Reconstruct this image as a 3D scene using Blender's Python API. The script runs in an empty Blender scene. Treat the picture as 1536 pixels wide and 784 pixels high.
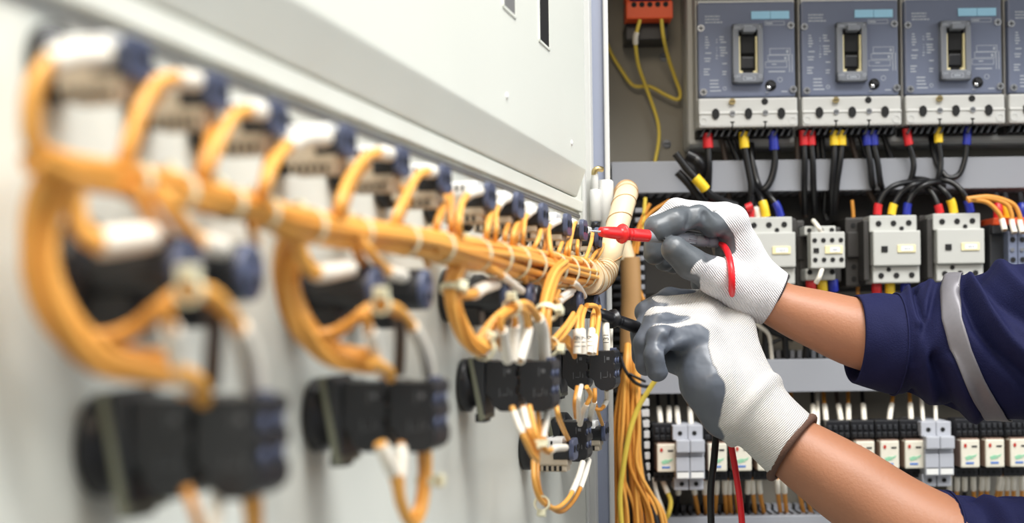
import bpy, bmesh, math, random
import numpy as np
from mathutils import Vector, Matrix
random.seed(4)
C = bpy.context.scene.collection
PI = math.pi
F = 2133.0            # focal length in pixels of the 1536 px frame
PX, PY = 768.0, 487.0 # principal point (lens shift)
ROLL = math.radians(0.8)
cR, sR = math.cos(ROLL), math.sin(ROLL)

def ray(px, py):
    dx, dy = px-PX, py-PY
    return ((cR*dx - sR*dy)/F, 1.0, -(sR*dx + cR*dy)/F)
def P(px, py, Y):
    r = ray(px, py); return Vector((r[0]*Y, Y, r[2]*Y))
# door plane: X = X0 + K*Y
K = 497.0/F; X0 = -0.2255
NL = math.hypot(1, K)
DN = Vector((1/NL, -K/NL, 0)); DU = Vector((K/NL, 1/NL, 0))
DO = Vector((X0, 0, 0))
DROT = math.atan2(DU.y, DU.x)
def D(px, py, h=0.0):
    r = Vector(ray(px, py)); t = (h + DO.dot(DN))/r.dot(DN); return r*t
def DL(px, py, h=0.0):
    p = D(px, py, h) - DO; return p.dot(DU), p.z   # u, v
def DW(u, n, v): return DO + DU*u + DN*n + Vector((0,0,v))

# ---------- materials ----------
def lin(c):
    c = c/255.0; return c/12.92 if c <= .04045 else ((c+.055)/1.055)**2.4
def rgb(t): return (lin(t[0]), lin(t[1]), lin(t[2]), 1)
MATS = {}
def mat(name, col, rough=.5, metal=0.0, var=.08, scale=60.0, bump=0.0, bscale=300.0, spec=.5, sub=0.0, trans=0.0, sheen=0.0):
    m = bpy.data.materials.new(name); m.use_nodes = True
    nt = m.node_tree; b = nt.nodes['Principled BSDF']
    b.inputs['Roughness'].default_value = rough; b.inputs['Metallic'].default_value = metal
    b.inputs['Specular IOR Level'].default_value = spec
    if sub: b.inputs['Subsurface Weight'].default_value = sub; b.inputs['Subsurface Radius'].default_value = (.006,.003,.002); b.inputs['Subsurface Scale'].default_value = 1.0
    if trans: b.inputs['Transmission Weight'].default_value = trans
    if sheen: b.inputs['Sheen Weight'].default_value = sheen
    tc = nt.nodes.new('ShaderNodeTexCoord')
    nz = nt.nodes.new('ShaderNodeTexNoise'); nz.inputs['Scale'].default_value = scale; nz.inputs['Detail'].default_value = 4
    nt.links.new(tc.outputs['Object'], nz.inputs['Vector'])
    mx = nt.nodes.new('ShaderNodeMix'); mx.data_type = 'RGBA'
    c = rgb(col)
    mx.inputs[6].default_value = tuple(min(1, x*(1-var)) for x in c[:3])+(1,)
    mx.inputs[7].default_value = tuple(min(1, x*(1+var)) for x in c[:3])+(1,)
    nt.links.new(nz.outputs['Fac'], mx.inputs[0]); nt.links.new(mx.outputs[2], b.inputs['Base Color'])
    if bump:
        n2 = nt.nodes.new('ShaderNodeTexNoise'); n2.inputs['Scale'].default_value = bscale
        nt.links.new(tc.outputs['Object'], n2.inputs['Vector'])
        bp = nt.nodes.new('ShaderNodeBump'); bp.inputs['Strength'].default_value = bump; bp.inputs['Distance'].default_value = .002
        nt.links.new(n2.outputs['Fac'], bp.inputs['Height']); nt.links.new(bp.outputs['Normal'], b.inputs['Normal'])
    MATS[name] = m; return m
mat('door_paint', (228,231,222), .42, var=.03, scale=9, bump=.05, bscale=500)
mat('frame_paint', (205,206,204), .4, var=.03)
mat('post_paint', (148,156,176), .35, var=.04)
mat('wall_paint', (150,145,133), .55, var=.07, scale=12)
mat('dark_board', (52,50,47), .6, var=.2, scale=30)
mat('slot_black', (14,14,16), .6)
mat('slot_grey', (120,120,120), .6)
mat('black_plastic', (30,31,35), .38, var=.15)
mat('charcoal_plastic', (44,46,50), .42, var=.12)
mat('print_dim', (92,94,98), .6)
mat('navy_plastic', (76,84,110), .33, var=.1)
mat('hole_black', (8,8,9), .7)
mat('beige_plastic', (196,184,164), .5, var=.05)
mat('white_plastic', (238,239,238), .38, var=.03)
mat('cream_plastic', (232,227,210), .42, var=.04)
mat('olive_metal', (128,130,112), .4, metal=.35, var=.1)
mat('orange_wire', (234,170,80), .42, var=.09, scale=40)
mat('amber_wire', (214,146,60), .42, var=.1, scale=40)
mat('yellow_wire', (232,205,84), .45, var=.08)
mat('sleeve_white', (236,230,216), .45, var=.05, scale=120)
mat('nylon_tie', (226,222,190), .35, var=.05)
mat('spiral_wrap', (228,208,172), .35, var=.12, scale=25)
mat('wrap_brown', (176,136,88), .45, var=.14, scale=25)
mat('black_cable', (20,20,22), .33, var=.2)
mat('brown_cable', (66,54,46), .45, var=.2)
mat('red_sleeve', (206,34,40), .4); mat('yellow_sleeve', (240,202,44), .4); mat('blue_sleeve', (30,44,150), .35)
mat('breaker_blue', (108,116,138), .45, var=.05)
mat('breaker_frame', (122,126,134), .45, var=.05)
mat('breaker_body', (200,200,196), .45, var=.03)
mat('label_blue', (160,212,240), .5, var=.03)
mat('print_pale', (178,184,194), .6)
mat('chrome', (222,222,222), .22, metal=1.0, var=.05)
mat('brass', (200,180,130), .3, metal=1.0, var=.08)
mat('contactor_grey', (188,189,184), .5, var=.03)
mat('contactor_dark', (56,54,52), .55, var=.15)
mat('tag_cream', (238,226,176), .5, var=.03); mat('tag_white', (240,240,236), .5, var=.02)
mat('duct_grey', (150,153,160), .5, var=.04, scale=15)
mat('duct_pale', (206,207,206), .5, var=.04)
mat('term_orange', (238,92,42), .45); mat('term_purple', (66,52,140), .45)
mat('relay_brown', (150,124,110), .4, var=.08)
mat('print_green', (150,208,172), .5); mat('print_blue', (90,130,200), .5); mat('print_red', (190,50,36), .5); mat('print_black', (40,40,44), .6)
mat('fuse_grey', (184,187,195), .42, var=.04)
mat('probe_red', (232,42,44), .3, var=.05); mat('probe_black', (24,24,27), .32, var=.1); mat('probe_grey', (146,149,156), .42, var=.06)
mat('lead_red', (228,34,44), .32); mat('lead_black', (18,18,20), .32)
mat('skin', (165,113,84), .5, var=.08, scale=35, bump=.12, bscale=420, sub=.12)
mat('navy_cloth', (18,22,62), .8, var=.12, scale=30, bump=.25, bscale=900, spec=.25)
mat('reflective', (120,118,124), .42, var=.08, scale=300, metal=.15)
mat('hem_brown', (92,66,54), .8, bump=.3, bscale=900); mat('hem_black', (34,30,32), .8)
mat('floor_paint', (150,148,142), .6)

# ---------- mesh builder ----------
def cr(pts, n=8):
    pts = [Vector(p) for p in pts]
    if len(pts) < 3: return [pts[0].lerp(pts[-1], i/n) for i in range(n+1)]
    out = []
    ext = [pts[0]*2-pts[1]] + pts + [pts[-1]*2-pts[-2]]
    for i in range(1, len(ext)-2):
        a,b,c,d = ext[i-1:i+3]
        for k in range(n):
            t = k/n
            out.append(.5*((2*b)+(c-a)*t+(2*a-5*b+4*c-d)*t*t+(3*b-a-3*c+d)*t**3))
    out.append(pts[-1]); return out
def frames(pts):
    T = []
    for i in range(len(pts)):
        t = pts[min(i+1,len(pts)-1)] - pts[max(i-1,0)]
        T.append(t.normalized() if t.length > 1e-9 else Vector((0,0,1)))
    up = Vector((0,0,1)) if abs(T[0].z) < .9 else Vector((1,0,0))
    n = (up - T[0]*up.dot(T[0])).normalized(); N = [n]
    for i in range(1, len(pts)):
        n = N[-1] - T[i]*N[-1].dot(T[i])
        if n.length < 1e-6: n = T[i].orthogonal()
        N.append(n.normalized())
    return T, N, [T[i].cross(N[i]) for i in range(len(pts))]
class MB:
    def __init__(s): s.v=[]; s.f=[]; s.mi=[]; s.sm=[]
    def add(s, vs, fs, mi=0, smooth=False):
        o = len(s.v); s.v += [Vector(v) for v in vs]
        for f in fs: s.f.append([o+i for i in f]); s.mi.append(mi); s.sm.append(smooth)
        return s
    def box(s, a, b, mi=0, bev=0.0, M=None, seg=2):
        a = Vector(a); b = Vector(b); lo = Vector(map(min,a,b)); hi = Vector(map(max,a,b))
        bm = bmesh.new(); bmesh.ops.create_cube(bm, size=1)
        for v in bm.verts: v.co = Vector((lo[i]+(v.co[i]+.5)*(hi[i]-lo[i]) for i in range(3)))
        bev = min(bev, .45*min(hi-lo))
        if bev > 0: bmesh.ops.bevel(bm, geom=list(bm.edges), offset=bev, segments=seg, affect='EDGES', profile=.6)
        return s.bm(bm, mi, M)
    def bm(s, bm, mi=0, M=None, smooth=False):
        bm.verts.index_update()
        vs = [(M @ v.co if M else v.co.copy()) for v in bm.verts]
        s.add(vs, [[v.index for v in f.verts] for f in bm.faces], mi, smooth); bm.free(); return s
    def tube(s, pts, r, seg=10, mi=0, cap=True):
        pts = [Vector(p) for p in pts]; T,N,B = frames(pts); vs=[]; fs=[]
        n = len(pts)
        for i,p in enumerate(pts):
            ri = r[i] if isinstance(r,(list,tuple)) else r
            for k in range(seg):
                a = 2*PI*k/seg; vs.append(p + (N[i]*math.cos(a)+B[i]*math.sin(a))*ri)
        for i in range(n-1):
            for k in range(seg):
                k2=(k+1)%seg; fs.append([i*seg+k, i*seg+k2, (i+1)*seg+k2, (i+1)*seg+k])
        s.add(vs, fs, mi, True)
        if cap:
            s.add(vs[:seg], [list(range(seg))[::-1]], mi); s.add(vs[-seg:], [list(range(seg))], mi)
        return s
    def cyl(s, p0, p1, r, seg=20, mi=0, r2=None):
        return s.tube([p0, p1], [r, r if r2 is None else r2], seg, mi)
    def lathe(s, prof, o, ax, seg=24, mi=0):   # prof: [(r, h)]
        o = Vector(o); ax = Vector(ax).normalized(); n = ax.orthogonal().normalized(); b = ax.cross(n)
        vs=[]; fs=[]
        for r,h in prof:
            for k in range(seg):
                a=2*PI*k/seg; vs.append(o+ax*h+(n*math.cos(a)+b*math.sin(a))*r)
        for i in range(len(prof)-1):
            for k in range(seg):
                k2=(k+1)%seg; fs.append([i*seg+k,i*seg+k2,(i+1)*seg+k2,(i+1)*seg+k])
        s.add(vs, fs, mi, True)
        if prof[0][0]>1e-6: s.add(vs[:seg], [list(range(seg))[::-1]], mi)
        if prof[-1][0]>1e-6: s.add(vs[-seg:], [list(range(seg))], mi)
        return s
    def prism(s, poly, fn, lo, hi, mi=0, bev=0.0, seg=2):
        bm = bmesh.new(); n=len(poly)
        A=[bm.verts.new(fn(a,b,lo)) for a,b in poly]; B=[bm.verts.new(fn(a,b,hi)) for a,b in poly]
        bm.faces.new(A[::-1]); bm.faces.new(B)
        for i in range(n): bm.faces.new([A[i],A[(i+1)%n],B[(i+1)%n],B[i]])
        bmesh.ops.recalc_face_normals(bm, faces=bm.faces)
        if bev: bmesh.ops.bevel(bm, geom=list(bm.edges), offset=bev, segments=seg, affect='EDGES', profile=.6)
        return s.bm(bm, mi)
    def build(s, name, mats, parent=None, world=False, origin=None):
        if isinstance(mats, str): mats=[mats]
        vs = s.v
        if world and parent is not None:
            Mi = Matrix.LocRotScale(parent.location, parent.rotation_euler, None).inverted()
            if parent.parent is not None:
                Mi = Mi @ Matrix.LocRotScale(parent.parent.location, parent.parent.rotation_euler, None).inverted()
            vs = [Mi @ v for v in vs]
        if origin is not None: vs = [v-Vector(origin) for v in vs]
        me = bpy.data.meshes.new(name); me.from_pydata([tuple(v) for v in vs], [], s.f)
        for m in mats: me.materials.append(MATS[m])
        me.polygons.foreach_set('material_index', s.mi); me.polygons.foreach_set('use_smooth', s.sm)
        me.update()
        o = bpy.data.objects.new(name, me); C.objects.link(o)
        if parent is not None: o.parent = parent
        if origin is not None: o.location = origin
        return o
def tag(o, label=None, cat=None, group=None, kind=None):
    if label: o['label']=label
    if cat: o['category']=cat
    if group: o['group']=group
    if kind: o['kind']=kind
    return o
def thing(name, label, cat, loc=(0,0,0), rz=0.0, group=None):
    o = bpy.data.objects.new(name, None); C.objects.link(o); o.location = loc; o.rotation_euler=(0,0,rz)
    o.empty_display_size=.01
    return tag(o, label, cat, group)
KIDS = {}
def kids(o): return [c for c in C.objects if c.parent == o]
def dup(o, loc, label=None, parent=None, rz=None):
    c = o.copy(); C.objects.link(c)
    if parent is None: c.location = loc
    else: c.parent = parent
    if rz is not None: c.rotation_euler=(0,0,rz)
    if label: c['label']=label
    for ch in kids(o): dup(ch, None, None, c)
    return c
ORD = ['first','second','third','fourth','fifth','sixth','seventh','eighth','ninth','tenth','eleventh','twelfth','thirteenth','fourteenth','fifteenth','sixteenth','seventeenth','eighteenth','nineteenth','twentieth','twenty-first','twenty-second','twenty-third','twenty-fourth','twenty-fifth','twenty-sixth']
def seg_of(pts, a, b):
    n=len(pts)-1; i0=int(round(a*n)); i1=int(round(b*n)); return pts[i0:max(i1,i0+1)+1]
def wire(name, label, cat, group, pts, r, m, sleeves=(), parent=None, n=8, seg=10):
    """a wire: top-level mesh (parent None) or a part; sleeves = (t0, t1, material, radius, name)"""
    path = cr(pts, n)
    mb = MB().tube(path, r, seg)
    if parent is None:
        o = mb.build(name, m, origin=path[0]); tag(o, label, cat, group)
    else:
        o = mb.build(name, m, parent, world=True)
    for (a,b,sm,sr,nm) in sleeves:
        sm_ = MB().tube(seg_of(path,a,b), sr, seg)
        if parent is None:
            sm_.v = [v-path[0] for v in sm_.v]; sm_.build(nm, sm, o)
        else: sm_.build(nm, sm, o, world=True)
    return o
def text_mb(body, size, M, depth=.0002):
    cu = bpy.data.curves.new('t','FONT'); cu.body=body; cu.size=size; cu.extrude=depth; cu.align_x='CENTER'; cu.align_y='CENTER'
    o = bpy.data.objects.new('t', cu); C.objects.link(o)
    dg = bpy.context.evaluated_depsgraph_get(); me = bpy.data.meshes.new_from_object(o.evaluated_get(dg))
    vs=[M @ v.co for v in me.vertices]; fs=[list(p.vertices) for p in me.polygons]
    C.objects.unlink(o); bpy.data.objects.remove(o); bpy.data.meshes.remove(me)
    return vs, fs
# ================= setting =================
YW = 1.53
def structure(name, mb, m):
    o = mb.build(name, m); o['kind']='structure'; return o
ZB, ZT = -.55, .75
structure('wall_back', MB().box((.02, YW, ZB), (1.15, YW+.02, ZT)), 'wall_paint')
xl = P(893, 487, 1.29).x
structure('wall_left', MB().box((xl-.006, 1.305, ZB), (xl, YW, ZT)), 'wall_paint')
structure('wall_right', MB().box((1.13, 1.25, ZB), (1.15, YW, ZT)), 'wall_paint')
structure('unseen_cabinet_top', MB().box((.06, 1.30, .40), (1.15, YW, .412)), 'wall_paint')  # unseen cabinet top, added to keep overhead light off the upper interior
structure('floor', MB().box((-1.6, -1.6, -1.32), (2.4, YW+.3, -1.3)), 'floor_paint')
YP = 1.275
pb = MB()
pb.box((P(884,487,YP).x, YP, ZB), (P(911,487,YP).x, YP+.03, ZT), 0, .002)
pb.box((P(911,487,YP).x-.0005, YP-.004, ZB), (P(918,487,YP).x, YP+.032, ZT), 1, .0015)
structure('trim_1', pb, ['post_paint', 'frame_paint'])

# ================= cabinet door =================
u0, u1 = .12, 1.262*NL
door = thing('cabinet_door', 'open pale grey steel cabinet door carrying the orange wiring on its inside', 'cabinet door', DO, DROT)
# local frame: x = u, y = -n, z = v
MB().box((u0, 0, ZB), (u1, .002, ZT), 0).build('door_sheet', 'door_paint', door)
fold = MB()
fold.box((u1-.012, -.006, ZB), (u1, 0, ZT), 0, .001)
fold.box((u1-.03, -.003, ZB), (u1-.022, 0, ZT), 0, .001)
fold.build('folded_edge', 'frame_paint', door)
uc, zt_ = DL(879, 255, .012); ub, zb_ = DL(868, 300, .0); ug, zg_ = DL(866, 324, 0)
cov = MB()
prof = [(0, zb_), (.004, zb_), (.012, zt_), (.012, ZT), (0, ZT)]
cov.prism(prof, lambda n, z, u: Vector((u, -n, z)), u0, uc, 0, .0012)
cover = cov.build('raised_cover', 'door_paint', door)
MB().box((u0, -.0012, zg_-.0012), (ub, .0, zg_+.0012), 0).build('seam_line', 'slot_grey', door)
MB().box((u0, -.0035, zg_+.0035), (ub, .0, zb_-.001), 0, .001).build('seam_strip', 'door_paint', door)
for (xa, xb, yb, m) in ((755,772,14,'slot_grey'), (809,823,62,'slot_black')):
    ua, _ = DL(xa, yb, .012); ub2, zz = DL(xb, yb+14, .012)
    s = MB(); s.box((ua, -.0124, zz+.002), (ub2, -.0118, zz+.17), 0); so = s.build('viewing_slot', m, cover)
    fr = MB(); w=.0022
    for a,b in (((ua-w,zz),(ub2+w,zz+.002)), ((ua-w,zz),(ua,zz+.17)), ((ub2,zz),(ub2+w,zz+.17))):
        fr.box((a[0],-.0128,a[1]), (b[0],-.0116,b[1]), 0, .0003)
    fr.build('slot_rim', 'door_paint', cover)
for (x,y) in ((761,144),(858,214)):
    u,v = DL(x,y,.0125); MB().lathe([(.0022,0),(.0022,.0008),(.0012,.0014),(0,.0015)], (u,-.0118,v), (0,-1,0), 14).build('rivet','white_plastic',door)

hinge = thing('door_hinge', 'white lift-off barrel hinge between the door edge and the cabinet post', 'hinge', P(895,345,1.25))
hb = MB()
def vcyl(mb, x, ya, yb, rpx, Y, mi=0):
    s = Y/F; a=P(x,ya,Y); b=Vector((a.x,Y,P(x,yb,Y).z)); mb.lathe([(rpx*s*.8,0),(rpx*s,.0015),(rpx*s,(a-b).length-.0015),(rpx*s*.8,(a-b).length)], a, b-a, 24, mi)
MBh = MB(); vcyl(MBh, 893, 284, 332, 9, 1.243); MBh.build('lower_knuckle','frame_paint',hinge,world=True)
MBh = MB(); vcyl(MBh, 908, 270, 350, 12, 1.25); MBh.build('post_knuckle','frame_paint',hinge,world=True)
MBh = MB(); vcyl(MBh, 892, 258, 284, 5.5, 1.243); MBh.build('hinge_pin','frame_paint',hinge,world=True)
pth = cr([P(891,262,1.243),P(892,256,1.24),P(897,253,1.24),P(903,254,1.243)],6)
MB().tube(pth, .0026, 10).build('pin_clip','brass',hinge,world=True)
MBh = MB(); vcyl(MBh, 893, 334, 342, 7, 1.243); MBh.build('washer','black_plastic',hinge,world=True)

# ================= lamps on the door =================
def rr(hw, hh, r, n=5):   # rounded rectangle outline
    out=[]
    for cx,cy,a0 in ((hw-r,hh-r,0),(-hw+r,hh-r,PI/2),(-hw+r,-hh+r,PI),(hw-r,-hh+r,1.5*PI)):
        for k in range(n+1):
            a=a0+PI/2*k/n; out.append((cx+r*math.cos(a), cy+r*math.sin(a)))
    return out
YF = lambda a,b,n: Vector((a, -n, b))
def make_lamp(label):
    t = thing('signal_lamp', label, 'signal lamp', (0,0,0), DROT, 'signal lamps along the top row of the door')
    MB().lathe([(.0125,0),(.0148,.001),(.0148,.0055),(.0138,.0068),(.0115,.0085),(.0105,.0095)], (0,0,0), (0,-1,0), 32).build('mounting_collar','black_plastic',t)
    h = MB(); h.prism(rr(.0082,.0062,.002), lambda a,b,n: Vector((a,-n,b-.0052)), .0085, .0335, 0, .0006)
    h.prism(rr(.0072,.0030,.0010), lambda a,b,n: Vector((a,-n,b-.0122)), .0105, .0325, 0, .0006)
    hs = h.build('housing','beige_plastic',t)
    sl = MB()
    for i in range(5):
        n0=.0125+i*.0037; sl.box((-.0076,-n0,-.0147),(.0076,-n0-.0018,-.0112))
    sl.build('vent_slots','hole_black',hs)
    c = MB(); c.prism(rr(.0088,.0050,.003), lambda a,b,n: Vector((a,-n,b+.0034)), .0082, .0300, 0, .0008)
    cs = c.build('light_cover','white_plastic',t)
    sl = MB()
    for i in range(3):
        n0=.015+i*.0034; sl.box((-.0091,-n0,.0028),(-.0084,-n0-.0014,.0062)); sl.box((-.005,-n0,.0078),(.005,-n0-.0014,.0085))
    sl.build('cover_slots','hole_black',cs)
    e = MB(); e.prism(rr(.0098,.0076,.0045), YF, .0345, .0378, 0, .0008)
    e.prism(rr(.0094,.0056,.003), lambda a,b,n: Vector((a,-n,b-.0018)), .0235, .0345, 1, .0006)
    ec = e.build('end_cap',['navy_plastic','black_plastic'],t)
    for x in (-.0048,.0048):
        MB().lathe([(.0022,0),(.0026,.0006),(.0018,.0006),(.0018,.0002),(0,.0002)],(x,-.0377,.0005),(0,-1,0),16).build('terminal_screw','hole_black',ec)
    return t
# (x, y) of the end cap centre of every lamp in the top row
LAMPS = [(209,88),(328,138),(418,178),(523,212),(605,243),(669,269),(737,294),(780,308),(817,323),(853,337),(877,345),(899,356)]
LD = {0:'leftmost signal lamp of the door\'s top row, large and blurred with a brownish collar',
 11:'last signal lamp at the hinge end of the top row, behind the red probe tip',
 10:'signal lamp of the door\'s top row that the red probe tip touches'}
lamp0=None; lamp_uv=[]
for i,(x,y) in enumerate(LAMPS):
    ls=(.78,.76,.80,.84,.86,.90,.95,1,1,1,1,1)[i]
    u,v = DL(x,y,.037*ls); lamp_uv.append((u,v))
    lab = LD.get(i, 'white signal lamp, %s from the left in the door\'s top row' % ORD[i])
    loc = DW(u,0,v)
    if lamp0 is None: lamp0 = make_lamp(lab); lamp0.location = loc
    else: dup(lamp0, loc, lab).scale=(ls,ls,ls)
lamp0.scale=(.78,.78,.78)
for (x,y,lab) in ((862,673,'white signal lamp with three slots low on the door, orange wires knotted at its side'),
                  (909,646,'small white signal lamp with dark end half hidden behind the lowest black contact block')):
    u,v = DL(x,y,.037); o=dup(lamp0, DW(u,0,v), lab); o.scale=(1,1,1); o['group']='signal lamps at the bottom of the door'

# ================= selector switches (middle row) =================
def make_switch(label):
    t = thing('selector_switch', label, 'switch', (0,0,0), DROT, 'black round switches in the middle row of the door')
    MB().lathe([(.0125,0),(.0150,.001),(.0150,.006),(.0135,.008),(.0100,.010)], (0,0,0), (0,-1,0), 32).build('mounting_collar','black_plastic',t)
    b = MB().lathe([(.0088,.008),(.0093,.010),(.0093,.0335),(.0088,.0345)], (0,0,0), (0,-1,0), 28)
    b.box((-.0098,-.010,-.003),(-.0075,-.031,.003),0,.0006)
    b.build('barrel','charcoal_plastic',t)
    MB().box((-.007,-.008,-.0175),(.007,-.022,-.0075),0,.001).build('latch_block','black_plastic',t)
    e = MB().lathe([(.0092,.0345),(.0092,.0365),(.0084,.0372),(0,.0372)], (0,0,0), (0,-1,0), 28).build('end_face','navy_plastic',t)
    for (a,c) in ((0,.0048),(-.0045,-.003),(.0045,-.003)):
        MB().lathe([(.0021,0),(.0021,.0003),(0,.0003)],(a,-.0371,c),(0,-1,0),14).build('contact_hole','hole_black',e)
    return t
SW = [(285,402),(380,408),(567,432),(642,434),(762,441),(799,447),(873,453),(898,459)]
sw0=None
for i,(x,y) in enumerate(SW):
    u,v = DL(x,y,.037)
    lab = 'leftmost black round switch of the middle row, large and blurred inside the big wire loop' if i==0 else (
      'black round switch in the middle row touched by the black probe tip' if i==6 else
      'last black round switch in the middle row, beside the post at the hinge end' if i==7 else
      'black round switch with bluish end face, %s from the left in the middle row' % ORD[i])
    if sw0 is None: sw0 = make_switch(lab); sw0.location = DW(u,0,v)
    else: dup(sw0, DW(u,0,v), lab)

# ================= contact blocks (lower row) =================
def block_outline(n0, n1):
    w = n1-n0
    return [(n0+.001,.0138),(n0+.0022,.0150),(n0+.004,.0142),(n1-.004,.0142),(n1-.0015,.0150),(n1,.0130),(n1,.0098),(n1-.0012,.0088),(n1-.0012,.0052),(n1,.0042),(n1,.0002),(n1-.0012,-.0008),(n1-.0012,-.0046),(n1,-.0056),(n1,-.0100),(n1-.0015,-.0128),(n1-.0050,-.0148),(n0+.009,-.0148),(n0+.0045,-.0115),(n0+.0032,-.0070),(n0,-.0045)]
def make_block(label, deep=True):
    t = thing('contact_block', label, 'contact block', (0,0,0), DROT, 'black contact blocks along the lower row of the door')
    MB().lathe([(.014,0),(.0158,.001),(.0158,.005),(.013,.007),(.0118,.010)], (0,0,0), (0,-1,0), 30).build('mounting_collar','black_plastic',t)
    lv = MB()
    lv.prism([(.007,.0165),(.0095,.0165),(.0165,-.0190),(.0135,-.0205)], lambda n,z,u: Vector((u,-n,z)), -.0135, .0135, 0, .0006)
    lv.build('clamp_plate','olive_metal',t)
    b = MB().prism([(.0085,.0140),(.0120,.0172),(.0138,.0140),(.0150,.0150),(.0165,.0138),(.0165,-.0165),(.0145,-.0185),(.0120,-.0165)], lambda n,z,u: Vector((u,-n,z)), -.0125, .0125, 0, .0005)
    b.box((-.006,-.009,-.0215),(.006,-.0155,-.0165),0,.0006)
    b.build('carrier','charcoal_plastic',t)
    for (n0,n1) in (((.0165,.0362),(.0368,.0568)) if deep else ((.0165,.0368),)):
        ob = MB().prism(block_outline(n0,n1), lambda n,z,u: Vector((u,-n,z)), -.0115, .0115, 0, .0006).build('contact_unit','black_plastic',t)
        mk = MB(); m=(n0+n1)/2
        x=-.01165
        for (a,c,w,h) in ((m+.002,.008,.0004,.005),(m+.0045,.0085,.0022,.0022),(m-.001,-.004,.0004,.005),(m+.002,-.0052,.0030,.0004),(m+.004,-.003,.0003,.004),(m+.006,-.004,.0004,.003)):
            mk.box((x,-(a-w/2),c-h/2),(x+.0003,-(a+w/2),c+h/2))
        mk.build('printed_marks','print_dim',ob)
        tb = MB(); tb.box((-.003,-(n1-.0055),.0135),(.003,-(n1-.001),.0162),0,.0006); tb.build('snap_tab','navy_plastic',ob)
        sc = MB()
        if n1>.05 or not deep:
            for z in (.0070,-.0027): 
                for x in (-.006,.006): sc.lathe([(.0026,0),(.0026,.0009),(0,.0011)],(x,-(n1-.0012),z),(0,-1,0),14)
            sc.build('terminal_screws','navy_plastic',ob)
    return t
BL = [(412,668),(664,622),(835,577),(927,554)]
bl0=None
BLAB=['leftmost black contact block, large and out of focus at the bottom left of the door',
 'second black contact block from the left, blurred, below the second wire loop',
 'third black contact block from the left with wires dropping onto the low signal lamp',
 'sharp black double contact block with printed switch symbols below the black probe tip']
for i,(x,y) in enumerate(BL):
    u,v = DL(x,y,.0568)
    if bl0 is None: bl0 = make_block(BLAB[0]); bl0.location = DW(u,0,v)
    else: dup(bl0, DW(u,0,v), BLAB[i])
u,v = DL(885,660,.0368)
b5 = make_block('lowest black contact block, behind the low signal lamp near the cabinet post', False)
b5.location = DW(u,0,v)

# ================= harness =================
H = .030
HN=lambda x: .023+.009*min(1,max(0,(x-50)/600))
main = [(52,236),(95,254),(150,263),(220,276),(300,294),(380,314),(430,331),(500,345),(570,354),(640,366),(690,377),(750,388),(800,398),(850,407),(892,412)]
Rm =   [.0040,.0046,.0048,.0049,.0051,.0052,.0060,.0063,.0065,.0068,.0080,.0096,.0108,.0114,.0112]
harn = thing('wire_harness', 'long horizontal bundle of orange wires tied along the open cabinet door', 'wire harness', D(100,254,H), 0)
cpts = cr([D(x,y,HN(x)) for x,y in main], 8)
rads = []
for i in range(len(Rm)-1):
    for k in range(8): rads.append(Rm[i]+(Rm[i+1]-Rm[i])*k/8)
rads.append(Rm[-1])
T,N_,B_ = frames(cpts)
rnd = random.Random(3)
SR = .00185
strands = [(0,0,0)] + [(.60, 2*PI*k/5+.3, 0) for k in range(5)]
strands += [(1.0, 2*PI*k/13, 0 if k%2==0 else (5 if k%4==1 else 9)) for k in range(13)]
for si,(fr,an,start) in enumerate(strands):
    i0 = start*8; pts=[]
    ph = rnd.uniform(0,6.28)
    for i in range(i0, len(cpts)):
        R = max(0, rads[i]-SR*.9)*fr
        a = an + .012*i + .18*math.sin(i*.13+ph)
        pts.append(cpts[i] + (N_[i]*math.cos(a)+B_[i]*math.sin(a))*R*(1+.06*math.sin(i*.31+ph)))
    MB().tube(pts, SR+.0002*(si%3), 8).build('wire', 'orange_wire' if si%4 else 'amber_wire', harn, world=True)
def tie_on(path_c, tang, R, parent, head_dir=Vector((0,0,1)), world=True, m='nylon_tie'):
    mb = MB(); t = tang.normalized(); n = (head_dir - t*head_dir.dot(t)).normalized(); b=t.cross(n)
    vs=[];fs=[];S=28
    for k in range(S):
        a=2*PI*k/S
        for (dr,dt) in ((0,-.0016),(.0009,-.0016),(.0009,.0016),(0,.0016)):
            vs.append(path_c+(n*math.cos(a)+b*math.sin(a))*(R+dr)+t*dt)
    for k in range(S):
        k2=(k+1)%S
        for q in range(4):
            fs.append([k*4+q,k*4+(q+1)%4,k2*4+(q+1)%4,k2*4+q])
    mb.add(vs,fs,0,False)
    M = Matrix((t,b,n)).transposed().to_4x4(); M.translation = path_c+n*(R+.0012)
    mb.box((-.0026,-.0026,-.0015),(.0026,.0026,.0028),0,.0006,M)
    return mb.build('cable_tie', m, parent, world=world)
for px in (205,275,345,395,470,540,610,660,715,742,768,795,825,845,862,874,884,890):
    best = min(range(len(cpts)), key=lambda i: abs((768+F*cpts[i].x/cpts[i].y)-px))
    hd = Vector((0,0,1))+DN*(-.6 if px<800 else -.2)-DU*.5
    tie_on(cpts[best], T[best], rads[best]*.98, harn, hd)

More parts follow.
